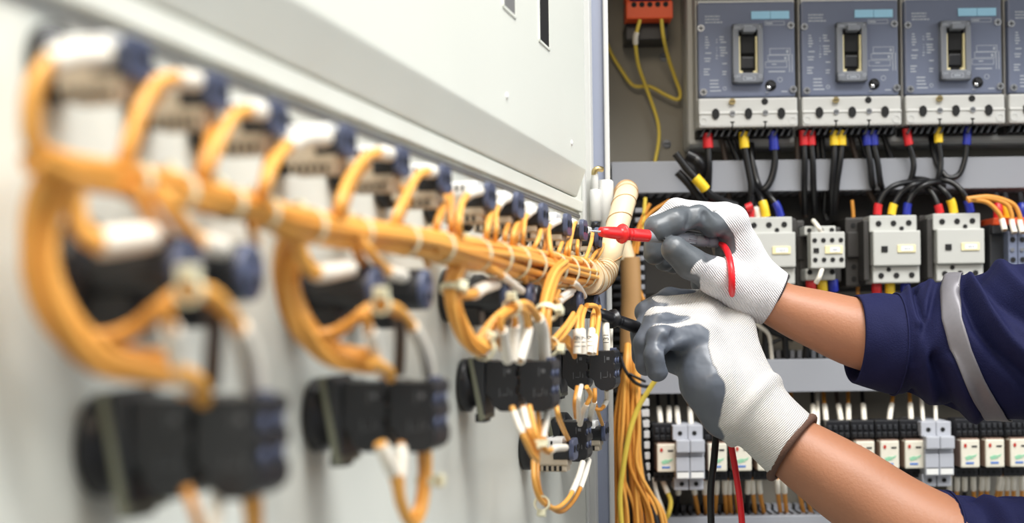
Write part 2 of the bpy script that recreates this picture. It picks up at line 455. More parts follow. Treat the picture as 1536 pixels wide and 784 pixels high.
# branch wires to the lamps
def branch(pts, r=.0019, m='orange_wire', sl=None, parent=harn):
    if pts[0][0]>680 and pts[0][1]<400:
        r*=.84; sl=tuple((a,b,c,d*.84,e) for a,b,c,d,e in (sl or ()))
    return wire('wire', None, None, None, [D(*p) for p in pts], r, m, sl or (), parent)
WS = lambda a,b,r=.0027: ((a,b,'sleeve_white',r,'marker_sleeve'),)
branch([(62,240,.023),(44,200,.024),(46,140,.025),(66,100,.026),(98,86,.027),(155,82,.029)], .0021, sl=WS(.66,1,.0034))
branch([(68,244,.020),(52,200,.021),(55,140,.022),(75,104,.024),(100,92,.025)], .0019)
branch([(182,262,.026),(190,225,.029),(209,165,.030),(236,124,.030),(262,118,.030),(292,122,.029)], .0020, sl=WS(.8,1,.0030))
branch([(190,262,.024),(198,225,.026),(217,170,.027),(243,132,.028)], .0018,'amber_wire')
branch([(303,288,.027),(315,250,.030),(332,205,.031),(350,174,.030),(372,166,.030),(392,168,.029)], .0020, sl=WS(.8,1,.0030))
branch([(298,285,.028),(305,250,.030),(314,220,.029),(318,190,.024)], .0022,'amber_wire')
branch([(394,308,.032),(398,275,.035),(410,245,.034),(428,222,.032),(452,208,.031),(488,206,.030)], .0022, sl=WS(.62,1,.0034))
branch([(390,306,.028),(396,275,.030),(404,240,.027),(410,215,.022)], .0020,'amber_wire')
branch([(504,340,.032),(510,305,.036),(524,268,.034),(546,238,.032),(566,230,.030),(584,232,.028)], .0022, sl=WS(.8,1,.0032))
branch([(510,340,.029),(517,305,.032),(532,268,.031),(550,246,.029)], .0021,'amber_wire')
branch([(586,350,.032),(597,318,.035),(612,288,.034),(626,264,.031),(640,258,.030),(654,259,.029)], .0021, sl=WS(.8,1,.003))
branch([(592,350,.029),(603,318,.031),(612,296,.03),(598,280,.024)], .0020,'amber_wire')
branch([(652,360,.030),(656,335,.033),(664,312,.031),(670,292,.026)], .0019,'amber_wire')
branch([(676,362,.030),(677,340,.033),(676,312,.031),(675,290,.028)], .0019,'amber_wire')
branch([(692,364,.036),(688,335,.038),(692,308,.036),(700,294,.034),(710,289,.033),(722,287,.031)], .0021, sl=WS(.6,1,.0030))
branch([(728,368,.034),(731,345,.037),(735,325,.035),(741,312,.029)], .0021)
branch([(756,374,.034),(758,350,.036),(763,334,.03),(763,320,.024)], .0018,'amber_wire')
branch([(766,376,.035),(770,352,.038),(776,336,.036),(784,322,.030)], .0019)
branch([(772,377,.033),(776,352,.035),(781,336,.034),(789,324,.028)], .0017,'amber_wire')
branch([(742,372,.034),(744,345,.037),(744,322,.035),(748,308,.034),(756,300,.033),(768,298,.031)], .0017, sl=WS(.55,1,.0028))
branch([(783,378,.034),(785,350,.037),(788,328,.035),(794,320,.033),(804,315,.031)], .0017, sl=WS(.6,1,.0027))
branch([(796,380,.034),(806,362,.038),(811,346,.036),(812,330,.028)], .0017)
branch([(814,386,.034),(818,368,.036),(818,348,.033),(818,332,.027)], .0017,'amber_wire')
branch([(838,396,.040),(828,384,.041),(824,362,.039),(823,342,.036),(829,336,.034),(838,332,.032)], .0019, sl=WS(.66,1,.0028))
branch([(834,390,.033),(840,372,.036),(845,358,.030),(846,345,.024)], .0017)
branch([(845,392,.034),(850,372,.037),(853,355,.033),(854,342,.026)], .0017,'amber_wire')
branch([(853,392,.036),(854,372,.038),(857,355,.036),(861,338,.032),(864,334,.030)], .0017)
branch([(866,386,.034),(866,370,.036),(867,358,.032)], .0017)
branch([(876,392,.036),(882,378,.037),(887,362,.036),(889,349,.033)], .0018)
branch([(884,396,.036),(890,384,.038),(898,374,.036),(903,366,.030)], .0018,'amber_wire')
branch([(887,398,.034),(896,386,.035),(902,376,.033),(905,366,.028)], .0017)
# branches down to the switches
branch([(114,262,.024),(112,300,.024),(120,340,.025),(144,362,.028),(170,362,.030),(225,354,.032)], .0030, sl=WS(.66,1,.0040))
branch([(195,275,.030),(215,305,.032),(236,336,.033),(246,348,.032)], .0022,'amber_wire')
branch([(232,280,.034),(255,312,.037),(280,345,.036),(296,362,.034),(312,366,.033),(332,372,.031)], .0024, sl=WS(.62,1,.0036))
branch([(378,315,.028),(376,340,.03),(384,362,.028)], .0017,'amber_wire')
branch([(450,335,.028),(449,362,.029),(456,390,.030),(470,407,.031),(486,409,.031),(524,402,.031)], .0028, sl=WS(.64,1,.0036))
branch([(518,350,.030),(532,372,.033),(543,392,.032)], .0019,'amber_wire')
branch([(535,352,.034),(552,374,.037),(568,394,.036),(580,406,.034),(590,410,.033),(604,414,.031)], .0021, sl=WS(.62,1,.0032))
branch([(636,368,.028),(637,384,.03),(642,398,.028)], .0016,'amber_wire')
branch([(684,440,.031),(698,442,.033),(711,440,.034),(724,432,.034),(743,426,.033)], .0026, sl=WS(.5,1,.0036))
branch([(728,396,.036),(742,406,.039),(756,416,.038),(768,426,.036),(782,436,.034)], .0024, sl=WS(.45,1,.003))
branch([(786,404,.034),(787,414,.036),(788,426,.032)], .0018)
branch([(802,406,.034),(812,420,.038),(818,436,.037),(816,458,.036)], .0020)
branch([(838,436,.042),(832,452,.042),(838,452,.040),(846,446,.038),(856,440,.034)], .0016, sl=WS(.45,1,.0026))
branch([(836,446,.040),(842,446,.039),(852,438,.036),(860,434,.033)], .0016, sl=WS(.2,1,.0025))
branch([(846,420,.036),(860,424,.040),(868,430,.037),(876,444,.034)], .0016, sl=WS(.3,1,.0024))
branch([(890,412,.036),(887,420,.038),(885,432,.034)], .0018)

# ================= wire loops from the harness to the contact blocks =================
def loop(label, loc, cents, R, nst, sr, group='orange wire loops hanging from the bundle'):
    t = thing('wire_loop', label, 'wire loop', loc, 0, group)
    for (pl, R_, ns) in zip(cents, R, nst):
        c = cr([D(*p) for p in pl], 8); TT,NN,BB = frames(c)
        for s in range(ns):
            an = 2*PI*s/ns + .4; ph=rnd.uniform(0,6)
            rad = 0 if ns==1 else R_
            MB().tube([c[i]+(NN[i]*math.cos(an+.05*i)+BB[i]*math.sin(an+.05*i))*rad for i in range(len(c))], sr, 9).build('wire','orange_wire' if (s%3) else 'amber_wire', t, world=True)
    return t
L1 = loop('leftmost wire loop, a thick blurred orange arc around the first black switch', D(80,262,.04),
  [[(100,256,.024),(74,286,.020),(60,340,.017),(62,410,.017),(84,468,.019),(120,512,.022),(160,538,.026),(215,548,.034),(262,550,.042)],
   [(120,514,.022),(165,510,.028),(205,490,.034),(245,455,.042),(285,435,.046),(318,452,.048)]], [.0034,.0016], [6,2], .0019)
def lw(t, pts, r=.002, m='orange_wire', sl=()): return wire('wire', None,None,None,[D(*p) for p in pts], r, m, sl, t)
lw(L1, [(285,435,.050),(318,442,.052),(350,480,.052),(374,530,.050),(384,590,.048)], .0024, sl=WS(.55,1,.0034))
lw(L1, [(248,452,.050),(252,480,.050),(262,515,.048),(272,560,.047),(276,590,.045)], .0018, 'amber_wire', WS(.35,.9,.0026))
lw(L1, [(312,446,.047),(322,485,.047),(320,530,.047),(317,580,.045)], .0026, 'brown_cable')
lw(L1, [(262,552,.047),(285,566,.048),(302,580,.044),(305,600,.040)], .0026)
tie_on(D(284,436,.050), D(292,437,.050)-D(276,438,.050), .0030, L1, -DU+Vector((0,0,.5)))
L2 = loop('second wire loop from the left, blurred orange arc around the second pair of switches', D(436,340,.04),
  [[(450,338,.028),(436,366,.022),(429,405,.019),(434,445,.020),(450,485,.023),(473,512,.026),(500,530,.031),(530,538,.038),(560,541,.044)],
   [(466,506,.026),(494,503,.031),(520,488,.037),(545,468,.043),(572,457,.047),(592,468,.048)]], [.0034,.0016], [6,2], .0019)
lw(L2, [(572,457,.049),(596,464,.050),(618,490,.050),(636,525,.049),(644,562,.047)], .0022, sl=WS(.5,1,.0031))
lw(L2, [(548,468,.049),(552,490,.049),(560,515,.047),(568,545,.046),(570,562,.045)], .0017,'amber_wire', WS(.3,.9,.0025))
lw(L2, [(592,464,.048),(600,492,.048),(600,525,.046),(598,560,.044)], .0023,'brown_cable')
lw(L2, [(556,541,.047),(572,550,.047),(584,558,.043),(586,566,.040)], .0024)
tie_on(D(572,457,.050), D(578,458,.050)-D(566,458,.050), .0029, L2, -DU+Vector((0,0,.5)))
L3 = loop('third wire loop from the left, orange arc tied with white beside the third switch pair', D(694,376,.04),
  [[(708,374,.034),(689,396,.032),(679,425,.030),(681,460,.031),(692,492,.033),(706,513,.036),(724,523,.040)],
   [(716,516,.038),(734,492,.042),(752,474,.046),(770,462,.048)], [(724,522,.040),(740,512,.042),(752,512,.044),(756,520,.044)]], [.0029,.0017,.0016], [6,3,3], .0017)
lw(L3, [(768,461,.049),(788,456,.050),(804,472,.050),(814,496,.049),(818,540,.048)], .0024, sl=WS(.55,1,.0036))
lw(L3, [(750,472,.048),(752,490,.048),(756,508,.047),(762,541,.046)], .0018, sl=WS(.4,1,.0028))
lw(L3, [(768,464,.047),(772,480,.048),(772,500,.047),(770,540,.046)], .0018,'amber_wire', WS(.5,1,.0028))
lw(L3, [(770,462,.049),(786,466,.050),(792,488,.049),(788,510,.048),(779,541,.047)], .0021, sl=WS(.52,1,.0031))
tie_on(D(680,434,.030), D(680,440,.030)-D(681,428,.030), .0060, L3, -DU+DN)
tie_on(D(768,461,.049), D(774,459,.049)-D(762,465,.049), .0042, L3, -DU+Vector((0,0,.3)))
tie_on(D(726,522,.040), D(734,522,.041)-D(718,520,.039), .0054, L3, -DU+Vector((0,0,.3)))
L4 = loop('vertical orange drop of tied wires left of the black probe tip', D(836,394,.04),
  [[(846,396,.042),(832,412,.046),(823,440,.048),(818,470,.049),(816,500,.048),(822,520,.046)]], [.0027], [5], .0016)
lw(L4, [(822,518,.046),(838,500,.048),(850,486,.046),(860,470,.040)], .0017)
lw(L4, [(824,522,.046),(844,504,.048),(858,486,.047),(868,470,.040)], .0017)
for k in range(4):
    lw(L4, [(838,500+3*k,.036),(850,505+4*k,.040),(858,514+4*k,.040),(862,526+3*k,.036)], .0017, 'amber_wire')
for (a,b) in (((866,470,.044),(866,530,.046)),((873,470,.043),(874,530,.046)),((888,470,.042),(884,530,.048)),((893,472,.041),(889,530,.047))):
    x0,y0,h0=a; x1,y1,h1=b
    ob = lw(L4, [(x0+6,460,.038),(x0+1,474,h0),(x0-.3,496,h0+.002),((x0+x1)/2,512,h1),(x1,530,h1)], .0018, 'orange_wire', WS(.5,1,.0029))
lw(L4, [(880,458,.041),(894,460,.045),(898,476,.046),(895,505,.047),(893,532,.046)], .0019)
lw(L4, [(906,466,.038),(908,480,.042),(909,500,.044),(911,528,.045)], .0018, 'orange_wire', WS(.32,1,.0030))
lw(L4, [(915,470,.038),(917,490,.042),(917,510,.044),(917,528,.045)], .0014, 'sleeve_white')
tie_on(D(820,468,.049), D(819,474,.049)-D(821,462,.049), .0062, L4, DN*1.0-DU*.3)
tie_on(D(824,520,.046), D(826,524,.046)-D(822,516,.046), .0055, L4, DN-DU*.4)
# printed wire numbers
for (x,y,h,tx) in ((866.5,513,.0495,'119'),(874.5,513,.0495,'119'),(885.6,512,.0515,'119'),(909.5,508,.0475,'131')):
    u,v = DL(x,y,h)
    M = Matrix.Translation(DW(u,h,v)) @ Matrix((( DU*.0+DN).normalized(), Vector((0,0,1)), -DU)).transposed().to_4x4() @ Matrix.Rotation(PI/2,4,'Z')
    vs,fs = text_mb(tx, .0055, M)
    MB().add(vs,fs).build('printed_number','print_black',L4,world=True)

# loops below the blocks
def hang(label, loc, wires, group='orange wires hanging below the contact blocks'):
    t = thing('hanging_wires', label, 'wires', loc, 0, group)
    k=.86 if wires[0][0][0][0]>700 else 1
    for (pts,r,m,sl) in wires: lw(t, pts, r*k, m, tuple((a,b,c,d*k,e) for a,b,c,d,e in sl))
    return t
hang('blurred wires hanging below the leftmost contact block', D(330,740,.045),
 [([(278,730,.040),(290,760,.042),(302,800,.042),(320,850,.042)],.0016,'amber_wire',()),
  ([(326,725,.040),(326,760,.042),(322,800,.042),(324,850,.042)],.0020,'sleeve_white',()),
  ([(374,728,.048),(374,755,.048),(377,790,.046),(370,850,.044)],.0022,'orange_wire',()),
  ([(384,728,.046),(386,755,.046),(386,790,.044),(380,850,.044)],.0017,'amber_wire',())])
h2 = hang('wires looping below the second contact block from the left, blurred', D(610,665,.045),
 [([(570,664,.042),(582,690,.044),(594,720,.045),(602,756,.045),(616,784,.045),(630,772,.045),(638,730,.045),(640,692,.045),(638,664,.045)],.0024,'orange_wire',WS(.02,.2,.003)),
  ([(602,664,.042),(602,690,.043),(600,730,.043),(606,766,.044),(618,778,.044)],.0019,'amber_wire',WS(.05,.4,.0026)),
  ([(632,664,.046),(634,690,.047),(634,720,.047),(628,760,.046),(618,776,.045)],.0022,'amber_wire',())])
tie_on(D(640,720,.045), Vector((0,0,1)), .004, h2, DN)
h3 = hang('orange wires dropping from the third contact block onto the low signal lamp', D(805,612,.045),
 [([(768,610,.040),(776,632,.044),(786,655,.048),(798,680,.050),(806,690,.050)],.0020,'orange_wire',WS(.1,.45,.0023)),
  ([(784,610,.044),(789,632,.047),(796,655,.050),(806,684,.050)],.0020,'amber_wire',WS(.05,.5,.0024)),
  ([(793,608,.046),(799,634,.049),(804,655,.051),(807,676,.050)],.0021,'orange_wire',()),
  ([(806,606,.046),(808,630,.047),(810,655,.048),(809,670,.048)],.0017,'amber_wire',()),
  ([(822,606,.048),(820,628,.050),(816,650,.050),(816,672,.050),(822,678,.048)],.0020,'amber_wire',WS(.05,.55,.0023)),
  ([(818,650,.048),(815,668,.050),(822,676,.049),(832,672,.046),(848,671,.040)],.0018,'orange_wire',WS(.62,1,.0028))])
tie_on(D(806,664,.050), Vector((0,0,1)), .0055, h3, -DU)
h4 = hang('long orange loop of two wires under the low signal lamp at the door bottom', D(806,700,.035),
 [([(800,690,.030),(801,720,.032),(810,748,.034),(832,762,.036),(852,748,.036),(866,720,.036),(874,694,.034)],.0019,'orange_wire',WS(.72,1,.0027)),
  ([(806,690,.028),(807,722,.030),(815,748,.032),(840,767,.034),(862,748,.034),(876,716,.034),(883,690,.033)],.0019,'amber_wire',WS(.74,1,.0027))])
tie_on(D(813,755,.033), D(817,758,.033)-D(809,750,.033), .0042, h4, -DU+Vector((0,0,-.6)))
h5 = hang('marked white sleeved wires between the sharp contact block and the lowest one', D(872,585,.04),
 [([(880,580,.046),(886,592,.047),(880,606,.044),(874,618,.040),(870,636,.034)],.0019,'orange_wire',WS(.5,1,.0024)),
  ([(892,582,.046),(892,598,.046),(888,614,.042),(884,632,.034)],.0019,'amber_wire',WS(.42,1,.0024)),
  ([(910,584,.048),(910,600,.046),(902,613,.044),(893,612,.040),(888,604,.036)],.0017,'amber_wire',WS(0,.42,.0023)),
  ([(866,580,.040),(862,604,.040),(864,626,.036)],.0018,'amber_wire',()),
  ([(872,578,.046),(868,600,.046),(868,630,.040)],.0018,'sleeve_white',()),
  ([(893,606,.040),(900,626,.040),(905,640,.034)],.0016,'orange_wire',()),
  ([(834,606,.045),(838,626,.046),(848,650,.038),(856,664,.030)],.0019,'orange_wire',())])

# spiral-wrapped conduit carrying the harness from the door to the cabinet
sp = thing('spiral_conduit', 'cream spiral wrapped cable conduit bending from the door bundle into the cabinet', 'conduit', P(905,420,1.2))
spath = cr([D(880,416,.034)+Vector((0,.0,0)), D(893,418,.034), P(908,405,1.17), P(916,378,1.175), P(926,340,1.19), P(936,304,1.21), P(940,290,1.235), P(939,287,1.28), P(933,298,1.35), P(926,325,1.41), P(930,356,1.43), P(938,388,1.432)], 12)
rr_ = [.0135 if i<110 else .0125 for i in range(len(spath))]
SPR=[.0124-.0026*min(1,max(0,(i-6)/24)) for i in range(len(spath))]
MB().tube(spath, SPR, 22).build('conduit_tube','spiral_wrap',sp,world=True)
T2,N2,B2 = frames(spath)
hl=[]
tot=[0]
for i in range(1,len(spath)): tot.append(tot[-1]+(spath[i]-spath[i-1]).length)
L=tot[-1]; turns=L/.021
for q in range(int(turns*22)):
    s=L*q/(turns*22); i=max(k for k in range(len(tot)) if tot[k]<=s); i=min(i,len(spath)-2)
    f=(s-tot[i])/max(1e-9,tot[i+1]-tot[i]); a=2*PI*q/22
    c=spath[i].lerp(spath[i+1],f); n=N2[i].lerp(N2[i+1],f); b=B2[i].lerp(B2[i+1],f)
    hl.append(c+(n*math.cos(a)+b*math.sin(a))*(SPR[i]+.0001))
MB().tube(hl,.0005,6).build('spiral_gap','wrap_brown',sp,world=True)
# ================= back of the cabinet =================
def loc_at(px, py, Y): return P(px, py, Y)
class PXB(MB):
    """mesh builder in panel units: x,z in photo-scale units around a root, y in metres (negative = towards the front)"""
    def __init__(s, rx, ry, Y): super().__init__(); s.rx=rx; s.ry=ry; s.k=Y/F
    def q(s, x, z, y): return Vector(((x-s.rx)*s.k, y, -(z-s.ry)*s.k))
    def bx(s, x0,z0,x1,z1,y0,y1,mi=0,bev=0.0): return s.box(s.q(x0,z0,y0), s.q(x1,z1,y1), mi, bev)
    def disc(s, x,z,rpx,y0,y1,mi=0,seg=18,sx=1.0,sz=1.0):
        c=s.q(x,z,y0); vs=[]; r=rpx*s.k
        for yy in (y0,y1):
            for k in range(seg):
                a=2*PI*k/seg; vs.append(Vector((c.x+r*sx*math.cos(a), yy, c.z+r*sz*math.sin(a))))
        fs=[list(range(seg)), list(range(seg,2*seg))[::-1]]
        for k in range(seg):
            k2=(k+1)%seg; fs.append([k,seg+k,seg+k2,k2])
        return s.add(vs,fs,mi)
    def ring(s, x,z,r0,r1,y0,y1,mi=0,seg=18):
        c=s.q(x,z,y0); vs=[]
        for (r,yy) in ((r0,y0),(r1,y0),(r1,y1),(r0,y1)):
            for k in range(seg):
                a=2*PI*k/seg; vs.append(Vector((c.x+r*s.k*math.cos(a), yy, c.z+r*s.k*math.sin(a))))
        fs=[]
        for q in range(4):
            for k in range(seg):
                k2=(k+1)%seg; fs.append([q*seg+k, q*seg+k2, ((q+1)%4)*seg+k2, ((q+1)%4)*seg+k])
        return s.add(vs,fs,mi)
# ---- base tray of the breakers
YB = 1.445
tr = thing('breaker_tray', 'white rounded steel tray behind the row of four circuit breakers', 'tray', P(1030,224,1.49))
m = PXB(1030,224,1.49)
m.bx(1030,-120,1720,224, -.012, .038, 0, .006); m.build('tray_box','breaker_body',tr)
m = PXB(1030,224,1.49); m.bx(1031,212,1720,220,-.0165,-.010,0,.002); m.build('lower_lip','breaker_body',tr)

def make_breaker(label):
    t = thing('circuit_breaker', label, 'circuit breaker', P(1046,193,YB), 0, 'row of blue-grey circuit breakers')
    N = lambda: PXB(1046,193,YB)
    m=N(); m.bx(1046,-45,1194,192,.006,.032,0,.002); m.bx(1048,2,1193,9,-.003,.01,0,.001); m.build('body','breaker_body',t)
    m=N(); m.bx(1048,5,1193,147.5,-.0035,.012,0,.002); m.bx(1048,-45,1193,1,-.0035,.012,1,.002); fp=m.build('face_plate',['breaker_blue','breaker_body'],t)
    m=N(); m.bx(1047,149,1195,174,-.0060,.03,0,.0018); m.bx(1047,169,1195,193,-.0075,.03,0,.0022)
    m.bx(1047,171,1195,173.5,-.0085,.0,0,.0006)
    tcv=m.build('terminal_cover','breaker_body',t)
    m=N()
    for x in (1072,1121,1170): m.disc(x,173,6,-.0090,-.004,0,24,.95,1.35)
    m.disc(1146,155,5,-.0065,-.003)
    for x in (1097,1146): m.bx(x-.9,185,x+.9,194,-.0079,-.003); m.bx(x-3,184.5,x+3,186.5,-.0079,-.003)
    m.build('terminal_holes','hole_black',tcv)
    for (x,z,r,mi) in ((1097,155,4.8,1),(1097,172.5,4.2,0),(1146,172,4.2,0)):
        m=N(); m.disc(x,z,r,-.0092,-.004,mi); m.bx(x-r*.7,z-.6,x+r*.7,z+.6,-.0094,-.009,2); m.build('cover_screw',['chrome','brass','hole_black'],tcv)
    m=N()
    for x in (1054,1187): m.ring(x,184,4.4,6.2,-.0080,-.005,0,14)
    m.build('corner_recess','frame_paint',tcv)
    # toggle
    m=N()
    for a in ((1098,40,1107.5,128),(1135,40,1143.5,128),(1098,40,1143.5,50.5),(1098,113,1143.5,128)): m.bx(*a,-.0125,-.002,0,.0016)
    tf=m.build('toggle_frame','breaker_frame',t)
    m=N(); m.bx(1106,49,1136,115,-.0045,-.003); m.build('toggle_well','hole_black',tf)
    m=N()
    m.bx(1107.3,58,1109.8,112,-.0095,-.004,0,.0006); m.bx(1132.5,58,1135.2,112,-.0095,-.004,0,.0006); m.bx(1107.5,109.5,1113,113,-.0095,-.004); m.bx(1129,109.5,1135,113,-.0095,-.004)
    m.build('well_liner','tag_cream',tf)
    m=N(); m.bx(1112,46.5,1130.5,55,-.020,-.006,0,.0016); m.bx(1110.5,56,1131.5,84,-.0085,-.005,1,.003); m.bx(1111.5,88,1131,106,-.0070,-.004,2,.003)
    m.build('toggle_lever',['breaker_frame','hole_black','black_plastic'],t)
    m=N(); m.bx(1128,19.5,1156,31.5,-.0048,-.003,0,.0003); m.bx(1156.6,19.5,1185,31.5,-.0048,-.003,0,.0003); m.build('label_strip','label_blue',fp)
    for (x,z) in ((1052.5,44),(1187,41.5),(1055,139.5),(1189.5,137)):
        m=N(); m.disc(x,z,5.4,-.0055,-.002,0); m.bx(x-3.4,z-.7,x+3.4,z+.7,-.0058,-.005,1); m.bx(x-.7,z-3.4,x+.7,z+3.4,-.0058,-.005,1); m.build('face_screw',['chrome','hole_black'],fp)
    m=N(); m.disc(1156,130.5,8.2,-.0042,-.003,0,24); tb=m.build('trip_recess','hole_black',fp)
    tb=fp
    m=N(); q=m.q
    tri=[(1151,136),(1151.5,125.5),(1163.5,131)]
    m.prism([(a,b) for a,b in tri], lambda a,b,y: q(a,b,y), -.0085,-.004,0,.0004); m.build('trip_button','black_plastic',tb)
    m=N(); m.bx(1149.5,133,1154,137.5,-.0090,-.008,0,.0004); m.build('trip_tip','chrome',tb)
    # prints
    m=N(); rg=random.Random(7); y0,y1=-.0038,-.0034
    for (x,z,n,w) in ((1059,25,1,22),(1059,29.5,1,22),(1059,34,1,26)):
        cx=x
        while cx<x+w:
            l=rg.uniform(2,5); m.bx(cx,z,min(cx+l,x+w),z+2.2,y0,y1); cx+=l+1
    for z in range(56,93,4):
        for (x,w) in ((1057,11),(1074,4),(1080,12)):
            if rg.random()<.72: m.bx(x+rg.uniform(0,2),z,x+w*rg.uniform(.5,1),z+1.8,y0,y1)
    for z in (96,104,108,112): 
        for (x,w) in ((1056,10),(1084,9)):
            if rg.random()<.8: m.bx(x,z,x+w*rg.uniform(.6,1),z+1.8,y0,y1)
    for z in (121,126,131,136.5):
        m.bx(1065,z,1065+rg.uniform(10,17),z+1.8,y0,y1)
    m.ring(1087,134,2,2.9,y0,y1); m.ring(1170,122,3,3.8,y0,y1)
    def fr(x0,z0,x1,z1,w=.8):
        m.bx(x0,z0,x1,z0+w,y0,y1); m.bx(x0,z1-w,x1,z1,y0,y1); m.bx(x0,z0,x0+w,z1,y0,y1); m.bx(x1-w,z0,x1,z1,y0,y1)
    fr(1155,75,1186,85); fr(1152,85,1183,94); fr(1148,95,1181,104); m.bx(1180,78,1183,82,y0,y1); m.bx(1177,88,1180,92,y0,y1); m.bx(1158,98,1165,99.5,y0,y1); m.bx(1184,84,1185,111,y0,y1); m.bx(1188,84,1189,111,y0,y1)
    m.bx(1153,109,1178,110.8,y0,y1); fr(1148,34.5,1178,40.5); m.bx(1150,36.5,1160,38.5,y0,y1); m.bx(1172,139,1181,140.6,y0,y1); m.bx(1148,140,1153,141.4,y0,y1)
    m.build('printed_marks','print_pale',fp)
    m=N(); y0,y1=-.0128,-.0124
    fr(1113,118,1131,125); 
    for (tx,x,z,sz) in (('ON',1104.5,46,5),('I',1139,45,5),('OFF',1104,119,5),('O',1139,119,6),('000',1122,121.5,4)):
        if tx=='000': m.bx(1117,120.5,1127,122.5,y0,y1); continue
        M=Matrix.Translation(m.q(x,z,-.0126)) @ Matrix.Rotation(PI/2,4,'X')
        m.add(*text_mb(tx, sz*m.k*1.15, M))
    m.bx(1115,43,1128,44.4,y0,y1)
    m.build('toggle_print','print_pale',tf)
    # terminal underside with fins
    m=N(); m.bx(1048,193,1193,204,.012,.032,0); 
    for i in range(14):
        x=1056+i*10; m.prism([(x,193),(x+3,193),(x-3,205),(x-6,205)], lambda a,b,y: m.q(a,b,y), -.001,.012,1)
    m.build('terminal_throat',['hole_black','charcoal_plastic'],t)
    return t
BLABEL=['leftmost blue-grey circuit breaker, beside the orange terminal block','second blue-grey circuit breaker from the left, red yellow blue cable pairs below it','third blue-grey circuit breaker from the left, above the navy sleeve','circuit breaker cut off by the right edge of the photo']
bk=make_breaker(BLABEL[0])
for i in (1,2,3):
    dup(bk, P(1046+154.7*i, 193-2.3*i, YB), BLABEL[i])

# ---- orange terminal block top left
ot = thing('terminal_block','orange pluggable terminal block with purple top and five wire holes, top of panel','terminal block',P(973,30,1.47))
N=lambda: PXB(973,30,1.47)
m=N(); m.bx(938,4,1008,31,-.010,.02,0,.0018); m.bx(938,-60,1008,2,.0,.02,0,.0018); ob=m.build('housing','term_orange',ot)
m=N(); m.bx(945,-60,1003,3.5,-.0145,.0,0,.001); m.build('plug_bar','term_purple',ot)
m=N(); m.bx(940,30,1004,56,.012,.055,0,.001); m.build('rail_foot','black_plastic',ot)
m=N()
for i in range(5): m.disc(950+i*11.8,10,4,-.0104,-.005)
m.build('wire_holes','hole_black',ob)
def B(px,py,Y): return P(px,py,Y)
wire('control_wire','yellow wire with a white marker dropping from the orange terminal block\'s left side','wire','yellow wires below the orange terminal block',
  [B(960,29,1.462),B(955,48,1.465),B(953,62,1.47),B(957,95,1.49),B(967,125,1.505),B(978,155,1.51),B(987,185,1.512),B(988,212,1.512),B(982,245,1.512)],.0020,'yellow_wire',((.12,.26,'sleeve_white',.0029,'marker_sleeve'),))
wire('control_wire','yellow wire looping from the orange terminal block\'s right side back to the post','wire','yellow wires below the orange terminal block',
  [B(992,28,1.462),B(995,55,1.47),B(1002,85,1.49),B(1012,115,1.505),B(1020,138,1.51),B(1017,149,1.512),B(1000,143,1.513),B(975,130,1.514),B(950,128,1.516),B(932,105,1.518),B(918,82,1.52),B(908,60,1.52)],.0020,'yellow_wire')
for (x,z,l) in ((996,86,'upper'),(1000,216,'lower')):
    t=thing('panel_screw','small %s round screw in the beige back panel left of the breaker tray'%l,'screw',P(x,z,YW)); 
    mm=MB().lathe([(.0048,0),(.0045,.002),(.003,.003),(0,.0032)],(0,0,0),(0,-1,0),18); mm.build('head','duct_grey',t)
    MB().box((-.0035,-.0036,-.0005),(.0035,-.003,.0005)).build('slot','hole_black',t)

# ---- wiring ducts
def duct(label, x0, x1, z0, z1, Yf, teeth_top=12, teeth_bot=6, pitch=14, cover='duct_grey'):
    t=thing('wiring_duct',label,'wiring duct',P(x0,z1,Yf)); N=lambda: PXB(x0,z1,Yf)
    m=N(); m.bx(x0,z0,x1,z1,0,.006,0,.0008); m.build('duct_lid',cover,t)
    for up in (1,0):
        m=N(); x=x0+3
        if up: m.bx(x0,z0,x1,z0+3.5,.006,.012,0)
        else: m.bx(x0,z1-3.5,x1,z1,.006,.012,0)
        while x<x1-pitch:
            if up: m.bx(x,z0,x+pitch*.55,z0+3,.008,.060,0); m.bx(x,z0-teeth_top,x+pitch*.55,z0+1,.050,.0655,0)
            else: m.bx(x,z1-3,x+pitch*.55,z1+.5,.008,.060,0)
            x+=pitch
        m.build('slotted_wall',cover,t)
    m=N(); m.bx(x0+1,z0+2,x1-1,z1-2,.05,.0695,0); m.build('duct_base','slot_black',t)
    return t
duct('grey cable duct lid running below the circuit breakers',918,1720,243,290,1.462,8,6)
duct('grey cable duct lid across the middle of the panel, behind the gloves',956,1720,542,591,1.460,12,6,11)
duct('slotted cable duct along the bottom edge of the photo',985,1720,776,830,1.460,8,6,11)
m=PXB(930,440,1.52); m.bx(928,292,1720,442,-.002,.009,0,.001); bd=m.build('dark_backdrop','dark_board'); bd.location=P(930,440,1.52)  # added dark board standing in for the dark background behind the contactors
tag(bd,'added dark backdrop board behind the row of contactors','board')
# vertical duct beside the loom: pale fingers with dark gaps
vd=thing('vertical_duct','narrow vertical slotted duct with pale fingers right of the orange wire loom','wiring duct',P(966,784,1.45))
N=lambda: PXB(966,784,1.45)
m=N(); m.bx(955,296,978,900,.030,.079,0); m.build('duct_base','slot_black',vd)
m=N(); z=598
while z<880: m.bx(958,z,976,z+10.5,-.002,.030,0,.0006); z+=16
m.build('pale_fingers','duct_pale',vd)
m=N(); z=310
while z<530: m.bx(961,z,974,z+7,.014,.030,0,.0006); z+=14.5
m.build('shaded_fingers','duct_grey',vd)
vd2=thing('vertical_duct','dark slotted duct between the door post and the brown conduit','wiring duct',P(926,600,1.47))
m=PXB(926,600,1.47); m.bx(922,300,936,640,.020,.058,0); m.build('duct_base','slot_black',vd2)
m=PXB(926,600,1.47); z=310
while z<630: m.bx(923,z,935,z+6,.004,.020,0,.0006); z+=13
m.build('fingers','charcoal_plastic',vd2)

